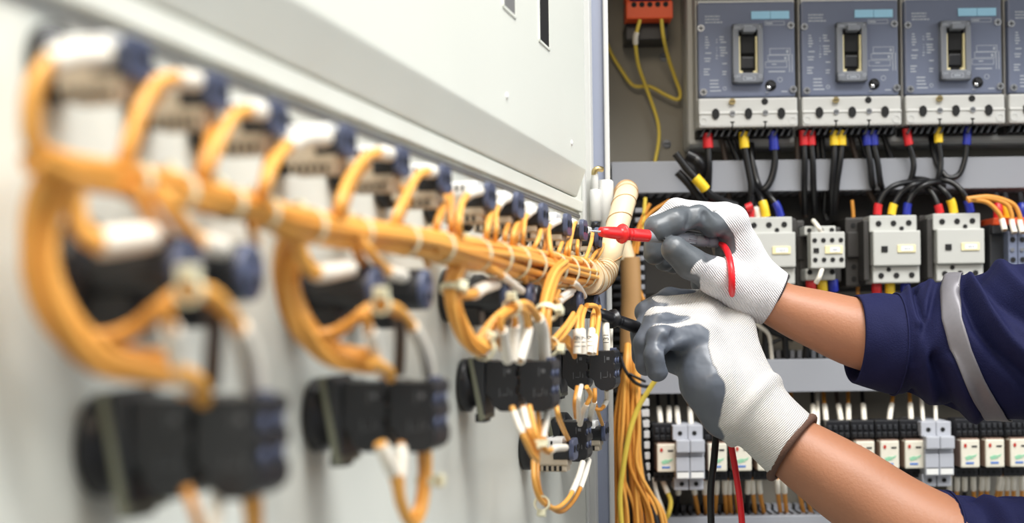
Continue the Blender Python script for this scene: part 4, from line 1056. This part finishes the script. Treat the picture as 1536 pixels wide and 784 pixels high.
def glove_mat(name, white, rib_dir, rib_scale, rubber=(92,98,104)):
    m=bpy.data.materials.new(name); m.use_nodes=True; nt=m.node_tree; b=nt.nodes['Principled BSDF']; L=nt.links.new; N=nt.nodes.new
    at=N('ShaderNodeAttribute'); at.attribute_name='coat'
    tc=N('ShaderNodeTexCoord')
    nz=N('ShaderNodeTexNoise'); nz.inputs['Scale'].default_value=160; nz.inputs['Detail'].default_value=5; L(tc.outputs['Object'],nz.inputs['Vector'])
    ad=N('ShaderNodeMath'); ad.operation='MULTIPLY_ADD'; L(nz.outputs['Fac'],ad.inputs[0]); ad.inputs[1].default_value=.12; L(at.outputs['Fac'],ad.inputs[2])
    rmp=N('ShaderNodeMapRange'); rmp.inputs['From Min'].default_value=.03; rmp.inputs['From Max'].default_value=.11; L(ad.outputs[0],rmp.inputs['Value'])
    mix=N('ShaderNodeMix'); mix.data_type='RGBA'; L(rmp.outputs['Result'],mix.inputs[0])
    n3=N('ShaderNodeTexNoise'); n3.inputs['Scale'].default_value=30; L(tc.outputs['Object'],n3.inputs['Vector'])
    wmix=N('ShaderNodeMix'); wmix.data_type='RGBA'; wmix.inputs[6].default_value=rgb(white); wmix.inputs[7].default_value=rgb(tuple(min(255,int(c*.955)) for c in white)); L(n3.outputs['Fac'],wmix.inputs[0])
    L(wmix.outputs[2],mix.inputs[6])
    gmix=N('ShaderNodeMix'); gmix.data_type='RGBA'; gmix.inputs[6].default_value=rgb(rubber); gmix.inputs[7].default_value=rgb(tuple(int(c*.86) for c in rubber)); L(n3.outputs['Fac'],gmix.inputs[0])
    L(gmix.outputs[2],mix.inputs[7]); L(mix.outputs[2],b.inputs['Base Color'])
    rm=N('ShaderNodeMapRange'); rm.inputs['To Min'].default_value=.9; rm.inputs['To Max'].default_value=.36; L(rmp.outputs['Result'],rm.inputs['Value']); L(rm.outputs['Result'],b.inputs['Roughness'])
    mp=N('ShaderNodeMapping'); mp.inputs['Rotation'].default_value=rib_dir; L(tc.outputs['Object'],mp.inputs['Vector'])
    wv=N('ShaderNodeTexWave'); wv.inputs['Scale'].default_value=rib_scale; wv.inputs['Distortion'].default_value=2.0; wv.inputs['Detail'].default_value=1; L(mp.outputs['Vector'],wv.inputs['Vector'])
    iv=N('ShaderNodeMath'); iv.operation='SUBTRACT'; iv.inputs[0].default_value=1; L(rmp.outputs['Result'],iv.inputs[1])
    ml=N('ShaderNodeMath'); ml.operation='MULTIPLY'; L(wv.outputs['Fac'],ml.inputs[0]); L(iv.outputs[0],ml.inputs[1])
    nb=N('ShaderNodeTexNoise'); nb.inputs['Scale'].default_value=55; nb.inputs['Detail'].default_value=2; L(tc.outputs['Object'],nb.inputs['Vector'])
    m2=N('ShaderNodeMath'); m2.operation='MULTIPLY_ADD'; L(nb.outputs['Fac'],m2.inputs[0]); m2.inputs[1].default_value=2.2; L(ml.outputs[0],m2.inputs[2])
    bp=N('ShaderNodeBump'); bp.inputs['Strength'].default_value=.6; bp.inputs['Distance'].default_value=.0014; L(m2.outputs[0],bp.inputs['Height']); L(bp.outputs['Normal'],b.inputs['Normal'])
    MATS[name]=m
glove_mat('glove_knit_upper',(226,225,227),(0,math.radians(40),0),190.0)
glove_mat('glove_knit_lower',(212,210,207),(0,math.radians(-48),0),230.0,(96,103,114))

person=thing('person','person in navy work jacket and grey-coated white gloves reaching left with two test probes','person',P(1500,700,1.1))
# --- right (upper) glove
up=(.1,.5,1); mb_=(-.3,-.1,.95); W=-3
R=[('palm',[((1128,431,1.166),(1110,386,1.158),.0225,.0168,(.95,-.2,.25),W,-.1),((1110,386,1.158),(1098,334,1.146),.0168,.0128,(.95,-.2,.25),-.1,.02),
   ((1126,430,1.178),(1090,330,1.168),.0175,.0128,(.9,0,.4),-.3,.0),((1122,432,1.185),(1083,334,1.188),.017,.0122,(.9,0,.4),-.3,.0),((1118,436,1.192),(1083,342,1.207),.016,.0112,(.9,0,.4),-.2,.0),
   ((1112,445,1.180),(1060,424,1.178),.0150,.0125,(1,0,0),.2,3),
   ((1112,433,1.150),(1074,415,1.131),.0170,.0140,(.25,-.9,-.1),W,-.6),
   ((1124,430,1.160),(1176,454,1.164),.0222,.0192,(1,0,0),W,W),((1124,430,1.178),(1176,454,1.178),.0222,.0192,(1,0,0),W,W)]),
 ('thumb',[((1076,415,1.131),(1036,395,1.113),.0140,.0121,(.2,-.95,-.22),.0,.80),((1036,395,1.113),(1012,374,1.107),.0121,.0108,(.2,-.95,-.2),.95,3)]),
 ('index',[((1096,331,1.144),(1068,338,1.132),.0125,.0090,(.7,-.35,.6),-.45,.85),((1068,338,1.132),(1048,324,1.126),.0090,.0085,up,.8,.9),((1048,324,1.126),(1011,333,1.116),.0085,.0100,up,.9,1.6),((1011,333,1.116),(986,343,1.113),.0100,.0105,up,1.8,3)]),
 ('middle',[((1084,328,1.164),(1014,316,1.158),.0128,.0098,mb_,.1,.35),((1014,316,1.158),(985,340,1.158),.0098,.0095,mb_,.35,.9),((985,340,1.158),(982,380,1.157),.0095,.0094,mb_,1.0,3)]),
 ('ring',[((1082,332,1.186),(1012,325,1.182),.012,.0096,mb_,.1,.4),((1012,325,1.182),(992,358,1.180),.0096,.0092,mb_,.5,1.2),((992,358,1.180),(997,391,1.177),.0092,.0088,mb_,1.5,3)]),
 ('pinky',[((1082,342,1.206),(1022,336,1.203),.0108,.0086,mb_,.1,.4),((1022,336,1.203),(1008,368,1.199),.0086,.0082,mb_,.5,1.2),((1008,368,1.199),(1010,397,1.195),.0082,.0078,mb_,1.5,3)])]
hc=P(1163,447,1.172); hd=(P(1310,503,1.165)-P(1150,440,1.172)).normalized()
hd2=(hd+Vector((0,0,-.10))).normalized()
def line_groove(pts,r):
    pr=[(np.array(P(*pts[i])),np.array(P(*pts[i+1]))) for i in range(len(pts)-1)]
    def fn(Pn):
        out=None
        for a,b in pr:
            d,_,_=capd(Pn,a,b,r,r); out=d if out is None else np.minimum(out,d)
        return out
    return fn
gR=glove('glove',R,[(hc,hd2)],[('-',line_groove([(1058,322,1.118),(1062,332,1.118)],.0024),.006),('-',line_groove([(1040,316,1.113),(1034,336,1.112)],.0022),.006)],person,['glove_knit_upper'])
gR['label']='white knit glove with grey coated fingers pinching the red probe'
def hem(g, c, d, rx, ry, depth_dir, m, r, parent_label=None):
    d=d.normalized(); a=(Vector((0,1,0))-d*d.y).normalized(); b=d.cross(a)
    pts=[c+a*math.cos(t)*ry+b*math.sin(t)*rx for t in [2*PI*k/48 for k in range(49)]]
    mb=MB().tube(pts,r,10); o=mb.build('cuff_hem',m); o.parent=g; return o
hem(gR,hc,hd2,.0212,.0275,None,'hem_black',.0012)
# --- left (lower) glove
u2=(0,0,1); u3=(.1,.3,1); hb_=(.85,0,.53)
Lh=[('palm',[((1062,463,1.163),(1102,490,1.155),.0125,.0130,(.3,0,1),-.2,-1),((1102,490,1.155),(1126,578,1.142),.0130,.0190,(.7,-.2,.6),W,W),
   ((1058,472,1.148),(1112,590,1.125),.0130,.0240,(.6,-.4,.6),-1,W),((1052,483,1.132),(1106,596,1.115),.0130,.0235,(.6,-.4,.6),-.7,W),
   ((1046,506,1.112),(1064,572,1.102),.0150,.0200,hb_,.28,.30),((1064,572,1.102),(1090,618,1.108),.0200,.0205,hb_,.32,-.55),((1044,500,1.135),(1012,540,1.122),.0110,.0100,(1,0,0),3,3),
   ((1112,598,1.118),(1200,682,1.106),.0262,.0268,(1,0,0),W,W),((1118,598,1.142),(1206,682,1.132),.0250,.0262,(1,0,0),W,W)]),
 ('index',[((1062,457,1.166),(1005,451,1.153),.0120,.0104,(.1,.55,1),.5,1.1),((1005,451,1.153),(969,468,1.128),.0106,.0094,(.1,.55,1),1.2,3)]),
 ('middle',[((1056,460,1.147),(988,464,1.126),.0120,.0100,u2,-.05,.35),((988,464,1.126),(964,498,1.117),.0102,.0092,(-.3,0,1),.55,1.3),((964,500,1.119),(964,534,1.116),.0092,.0088,u2,2,3)]),
 ('ring',[((1052,474,1.130),(986,480,1.104),.0116,.0098,u2,-.05,.4),((986,480,1.104),(968,514,1.096),.0100,.0092,(-.3,0,1),.6,1.4),((969,516,1.098),(969,547,1.096),.0092,.0086,u2,2,3)]),
 ('pinky',[((1050,504,1.112),(990,506,1.085),.0122,.0098,u3,.62,.68),((990,506,1.085),(984,534,1.078),.0098,.0088,(-.3,.3,1),.8,2),((984,532,1.078),(986,556,1.078),.0088,.0084,u3,2,3)])]
hc2=P(1188,671,1.121); hdl=(P(1290,738,1.10)-P(1140,633,1.128)).normalized()
tc_=np.array(P(1130,616,1.128)); ta=np.array((P(1172,588,1.128)-P(1088,642,1.118)).normalized()); tn=np.array(hdl)
def tor(Pn):
    v=Pn-tc_; hgt=v@tn; rad=v-hgt[...,None]*tn
    y=rad[...,1]/.043; rest=rad.copy(); rest[...,1]=0; e=np.sqrt((rest*rest).sum(-1))/.0302
    l=np.sqrt(y*y+e*e); return np.sqrt(((l-1)*.03)**2+hgt**2)-.0042
gL=glove('glove',Lh,[(hc2,hdl)],[('+',tor,.006),('-',line_groove([(1000,514,1.072),(1010,520,1.074),(1004,532,1.076),(999,542,1.08)],.0048),.005),('-',line_groove([(1012,506,1.082),(1024,496,1.084),(1034,500,1.084)],.0040),.007),('-',line_groove([(1014,544,1.078),(1034,520,1.082)],.0038),.005),('-',line_groove([(1030,556,1.070),(1052,540,1.075)],.0040),.010)],person,['glove_knit_lower'])
gL['label']='white knit glove with grey palm coating, fingers curled over the black probe'
hem(gL,hc2,hdl,.0285,.0385,None,'hem_brown',.0034)

# --- bare arms: one continuous body from wrist to wrist (joined beyond the picture under the jacket)
def loft(rings, seg, fn=None, name='x', m='skin', parent=None, cap=True, closed_inner=False):
    mb=MB(); vs=[];fs=[]
    for i,rg_ in enumerate(rings):
        for k in range(seg): vs.append(rg_[k])
    for i in range(len(rings)-1):
        for k in range(seg):
            k2=(k+1)%seg; fs.append([i*seg+k,(i+1)*seg+k,(i+1)*seg+k2,i*seg+k2])
    mb.add(vs,fs,0,True)
    if cap:
        mb.add(rings[0],[list(range(seg))],0,True); mb.add(rings[-1],[list(range(seg))[::-1]],0,True)
    return mb
arm=[((1138,438,1.172),33,.026),((1175,460,1.170),37,.027),((1230,480,1.166),46,.030),((1300,502,1.158),55,.033),((1400,514,1.140),60,.036),((1540,514,1.105),66,.040),((1700,520,1.02),70,.044),((1850,600,.92),80,.05),((1900,780,.86),85,.055),((1800,930,.90),80,.05),((1640,905,.98),76,.045),((1500,850,1.045),72,.042),((1362,786,1.087),67,.040),((1268,724,1.106),61,.037),((1190,672,1.122),49,.034),((1160,648,1.126),46,.032)]
cp=cr([P(*a[0]) for a in arm],6); hws=[];dps=[]
for i in range(len(arm)-1):
    for k in range(6):
        t=k/6; hws.append((arm[i][1]*(1-t)+arm[i+1][1]*t)); dps.append(arm[i][2]*(1-t)+arm[i+1][2]*t)
hws.append(arm[-1][1]); dps.append(arm[-1][2])
rings=[]
prev=None
for i,c in enumerate(cp):
    t=(cp[min(i+1,len(cp)-1)]-cp[max(i-1,0)]).normalized(); a=(Vector((0,1,0))-t*t.y).normalized(); b=t.cross(a).normalized()
    hw=hws[i]*c.y/F
    rings.append([c+a*math.cos(q)*dps[i]+b*math.sin(q)*hw*(1+.03*math.sin(2*q+.5)) for q in [2*PI*k/36 for k in range(36)]])
body=loft(rings,36).build('body','skin',person,world=True)
# --- jacket: continuous from the upper cuff to the lower cuff
from mathutils import noise
def itp(tab,x):
    for i in range(len(tab)-1):
        if x<=tab[i+1][0]:
            f=(x-tab[i][0])/(tab[i+1][0]-tab[i][0]); f=max(0,f); return [tab[i][j]*(1-f)+tab[i+1][j]*f for j in range(1,len(tab[i]))]
    return list(tab[-1][1:])
# px: centre y, half height px, depth radius m, Y
TS=[(1286,508,67,.040,1.160),(1318,513,73,.043,1.155),(1344,516,75,.044,1.150),(1352,515,74,.044,1.149),(1378,512,83,.048,1.144),(1400,511,93,.052,1.140),(1450,516,105,.057,1.128),(1536,514,114,.062,1.106),(1700,520,118,.064,1.03)]
def smooth_itp(x):
    a=itp(TS,x-8); b=itp(TS,x); c=itp(TS,x+8); return [(p+2*q+r)/4 for p,q,r in zip(a,b,c)] if x>1300 else itp(TS,x)
def gau(x,w): return math.exp(-(x/w)**2)
FOLDS=[([(1360,422),(1372,455),(1383,485)],6,.0045),([(1369,420),(1381,452),(1389,478)],5,-.0065),([(1386,485),(1394,470),(1397,440),(1402,412)],6,.0045),
 ([(1406,410),(1402,460),(1392,500),(1378,540)],9,-.0055),([(1384,500),(1395,540),(1408,595)],9,.0045),([(1360,520),(1368,560),(1376,600)],9,-.004),
 ([(1450,440),(1470,490),(1500,530),(1545,575)],10,-.0075),([(1456,425),(1480,468),(1512,508),(1556,548)],9,.0065),([(1470,410),(1500,450),(1556,492)],12,-.0055),([(1500,398),(1530,436),(1566,456)],10,.0055),
 ([(1430,540),(1450,580),(1470,620)],10,.004),([(1410,540),(1425,580),(1440,625)],10,-.004)]
def pdist(x,y,pl):
    m=1e9
    for (x0,y0),(x1,y1) in zip(pl,pl[1:]):
        dx,dy=x1-x0,y1-y0; t=max(0,min(1,((x-x0)*dx+(y-y0)*dy)/(dx*dx+dy*dy))); m=min(m,math.hypot(x-x0-t*dx,y-y0-t*dy))
    return m
def sleeve_pt(px,th,off=0.0):
    cy,hw,dp,Y=smooth_itp(px)
    c=P(px,cy,Y); ct,st=math.cos(th),math.sin(th)
    d=.0
    deg=math.degrees(th)%360
    if px>1346:
        f=min(1,(px-1346)/30)
        g_=1+.05*max(0,st); fx=768+(px-768)*g_; py=487+(cy-hw*ct-487)*g_
        if st>-.2:
            for pl,w_,amp in FOLDS: d+=1.45*f*amp*gau(pdist(fx,py,pl),w_)
        d+=f*.0050*noise.noise(Vector((px*.022,deg*.016,1.3)))
    else:
        d+=.0012*noise.noise(Vector((px*.03,deg*.03,5)))
    tilt=-.004*(1-ct)*.5 if px<1340 else -.004*(1-ct)*.5
    return c+Vector((tilt,-(dp+d+off)*st,(hw*Y/F+d+off)*ct))
SEG=96
pxs=[1286+2.5*i for i in range(0,105)]+[1550+15*i for i in range(11)]
rg_=[[sleeve_pt(p,2*PI*k/SEG) for k in range(SEG)] for p in pxs]
inn=[[rg_[0][k]+(P(1286+q[0],508,1.16)-P(1286,508,1.16))+((P(1286,508,1.16)-rg_[0][k])*q[1]) for k in range(SEG)] for q in ((45,.22),(14,.14),(2,.055),(-2.2,.03))]
sl=loft(inn+rg_,SEG,cap=False)
jk=sl.build('sleeve','navy_cloth',person,world=True); jk['label']='rolled navy sleeve with a grey reflective stripe'
# stitched cuff edge line
mb=MB().tube([sleeve_pt(1345,2*PI*k/SEG,.0006) for k in range(SEG+1)],.0009,6); mb.build('cuff_seam','navy_cloth',jk,world=True)
# reflective stripe
def strip_c(deg):
    a=strip_t(deg); return [768+(a[0]-768)*(1-.05*max(0,math.sin(math.radians(deg)))),a[1]]
def strip_t(deg): return itp([(0,1433,13),(35,1428,13),(70,1432,13),(95,1446,14.5),(120,1466,16),(150,1492,17),(180,1508,17),(260,1480,16),(360,1433,13)],deg)
mb=MB(); vs=[];fs=[];NB=8; M_=120
for i in range(M_):
    dg=360*i/M_; xc,w=strip_c(dg)
    for j in range(NB+1): vs.append(sleeve_pt(xc-w+2*w*j/NB,math.radians(dg),.0014))
for i in range(M_):
    i2=(i+1)%M_
    for j in range(NB): fs.append([i*(NB+1)+j,i*(NB+1)+j+1,i2*(NB+1)+j+1,i2*(NB+1)+j])
mb.add(vs,fs,0,True); st=mb.build('reflective_stripe','reflective',jk,world=True); st['label']='grey reflective stripe'
so=st.modifiers.new('thick','SOLIDIFY'); so.thickness=.0008; so.offset=-1
for e in (-.84,.84):
    MB().tube([sleeve_pt(strip_c(360*i/M_)[0]+strip_c(360*i/M_)[1]*e,2*PI*i/M_,.0018) for i in range(M_+1)],.00035,5).build('stitching','frame_paint',jk,world=True)
# lower sleeve
TL=[(1404,800,62,.045,1.085),(1430,808,68,.048,1.075),(1470,822,74,.052,1.06),(1536,842,96,.058,1.03),(1650,900,112,.06,.98),(1800,930,120,.065,.90)]
def sleeve2(px,th,off=0.0):
    cy,hw,dp,Y=itp(TL,px); c=P(px,cy,Y); ct,s_=math.cos(th),math.sin(th); deg=math.degrees(th)%360
    d=.004*noise.noise(Vector((px*.03,deg*.02,9)))+ (.004*gau(px-1478-.2*deg,14)-.004*gau(px-1455-.15*deg,12) if px>1425 and deg<200 else 0)
    return c+Vector((-.012*(1-ct)*.5,-(dp+d+off)*s_,(hw*Y/F+d+off)*ct))
px2=[1404+4*i for i in range(50)]+[1610+20*i for i in range(10)]
rg2=[[sleeve2(p,2*PI*k/SEG) for k in range(SEG)] for p in px2]
c0=P(1404,800,1.085)
inn2=[[rg2[0][k]+(P(1404+q[0],800,1.085)-c0)+(c0-rg2[0][k])*q[1] for k in range(SEG)] for q in ((40,.2),(12,.12),(2,.05),(-2,.03))]
j2=loft(inn2+rg2,SEG,cap=False).build('sleeve','navy_cloth',person,world=True); j2['label']='navy sleeve on the lower arm, bottom right'
MB().tube([sleeve2(1428,2*PI*k/SEG,.0006) for k in range(SEG+1)],.0009,6).build('cuff_seam','navy_cloth',j2,world=True)
# jacket body joining both sleeves beyond the picture
jb=[(P(1650,519,1.055),.050),(P(1690,520,1.030),.062),(P(1850,600,.92),.085),(P(1900,780,.86),.10),(P(1800,925,.905),.080),(P(1690,902,.965),.060)]
cj=cr([a for a,_ in jb],8); rj=[]
for i in range(len(jb)-1):
    for k in range(8): rj.append(jb[i][1]*(1-k/8)+jb[i+1][1]*k/8)
rj.append(jb[-1][1])
MB().tube(cj,rj,40).build('jacket','navy_cloth',person,world=True)

# ================= probes =================
def probe(name,label,A,Bp,C_,mbar,mgrip,grip,lead_m,lead_pts,lead_label):
    t=thing(name,label,'test probe',A)
    d=(Bp-A).normalized(); L=(Bp-A).length
    MB().lathe([(.0002,0),(.0008,.002),(.0010,.004),(.0010,.012),(.0013,.0125)],A,d,14).build('metal_tip','chrome',t,world=True)
    pr=[(.0020,.0105),(.0036,.011),(.0044,.018),(.0049,.027),(.0049,.0305),(.0073,.0312),(.0078,.0325),(.0073,.0338),(.0047,.0345),(.0047,.0375),(.0042,.038),(.0047,.039),(.0047,.0405),(.0042,.041),(.0047,.042)]
    g0=grip*L
    pr+=[(.0049,g0*.8),(.0048,g0)]
    MB().lathe(pr,A,d,28).build('barrel',mbar,t,world=True)
    pr2=[(.0047,g0-.0002),(.0046,g0+.02),(.0050,g0+.021),(.0050,L*.80),(.0045,L*.805),(.0045,L*.815),(.0050,L*.82),(.0050,L*.90),(.0042,L*.905),(.0042,L*.93),(.0050,L*.935),(.0048,L)]
    g=MB().lathe(pr2,A,d,28); 
    a=d.orthogonal().normalized(); b=d.cross(a)
    for k in range(10):
        q=2*PI*k/10; c=A+d*(L*.74)+(a*math.cos(q)+b*math.sin(q))*.0049; g.tube([c,c+d*(L*.055)],.0006,6)
    g.build('grip',mgrip,t,world=True)
    ld=MB().tube(cr(lead_pts,10),.0027 if 'red' in label else .0030,12).build('test_lead',lead_m,t,world=True)
    return t
A=P(884,346,1.072); E=P(1075,362.5,1.150)
pr_=probe('test_probe','red test probe held by the upper glove with its tip on a signal lamp',A,E,None,'probe_red','probe_grey',.44,'lead_red',
  [E-(E-A).normalized()*.002,P(1082,365,1.146),P(1092,380,1.128),P(1097,404,1.114),P(1098,432,1.118),P(1097,449,1.148),P(1096,466,1.190),P(1097,500,1.185),P(1092,560,1.20),P(1092,620,1.19),P(1096,662,1.18),P(1104,710,1.175),P(1111,760,1.175),P(1116,830,1.175)],None)
ind=MB().lathe([(.0052,0),(.0052,.003),(.0047,.006)],P(1026,358.3,1.138),(E-A),20).build('red_band','probe_red',pr_,world=True)
A2=P(879,463.5,1.068); E2=P(1036,520,1.165)
probe('test_probe','black test probe held by the lower glove with its tip on a black switch',A2,E2,None,'probe_black','probe_black',.55,'lead_black',
  [E2,P(1052,530,1.175),P(1066,560,1.19),P(1074,610,1.19),P(1074,650,1.185),P(1071,690,1.18),P(1066,740,1.18),P(1068,820,1.18)],None)
# ================= light and camera =================
def area(name, loc, target, size, power, col=(1,1,1), sy=None):
    l=bpy.data.lights.new(name,'AREA'); l.energy=power; l.size=size; l.color=col
    if sy: l.shape='RECTANGLE'; l.size_y=sy
    o=bpy.data.objects.new(name,l); C.objects.link(o); o.location=loc
    o.rotation_euler=(Vector(target)-Vector(loc)).to_track_quat('-Z','Y').to_euler(); return o
area('ceiling_light',(.6,.30,1.75),(.25,1.2,0),1.1,76,(1,.985,.96))
area('side_fill_light',(2.0,.2,1.0),(0,1.0,.05),1.5,22,(.94,.97,1.0))  # added fill from the right to brighten the door, no window known there
area('warm_fill_light',(-.05,-.25,.75),(-.12,.5,.12),.35,6.0,(1,.84,.64))  # added warm fill that tints the upper left of the door
w=bpy.data.worlds.new('World'); bpy.context.scene.world=w; w.use_nodes=True
bg=w.node_tree.nodes['Background']; bg.inputs[0].default_value=(.93,.96,1,1); bg.inputs[1].default_value=.33
cam=bpy.data.cameras.new('Camera'); co=bpy.data.objects.new('Camera',cam); C.objects.link(co)
cam.sensor_width=36; cam.lens=F/1536*36; cam.shift_y=(PY-392)/1536; cam.shift_x=0
co.location=(0,0,0); co.rotation_euler=(PI/2,ROLL,0); cam.clip_start=.02
cam.dof.use_dof=True; cam.dof.focus_distance=1.12; cam.dof.aperture_fstop=cam.lens/8.6; cam.dof.aperture_blades=0
sc=bpy.context.scene; sc.camera=co
sc.view_settings.view_transform='Standard'; sc.view_settings.look='None'; sc.view_settings.exposure=-0.12; sc.view_settings.gamma=1.0
sc.view_settings.use_curve_mapping=False
sc.cycles.use_denoising=True; sc.cycles.max_bounces=8
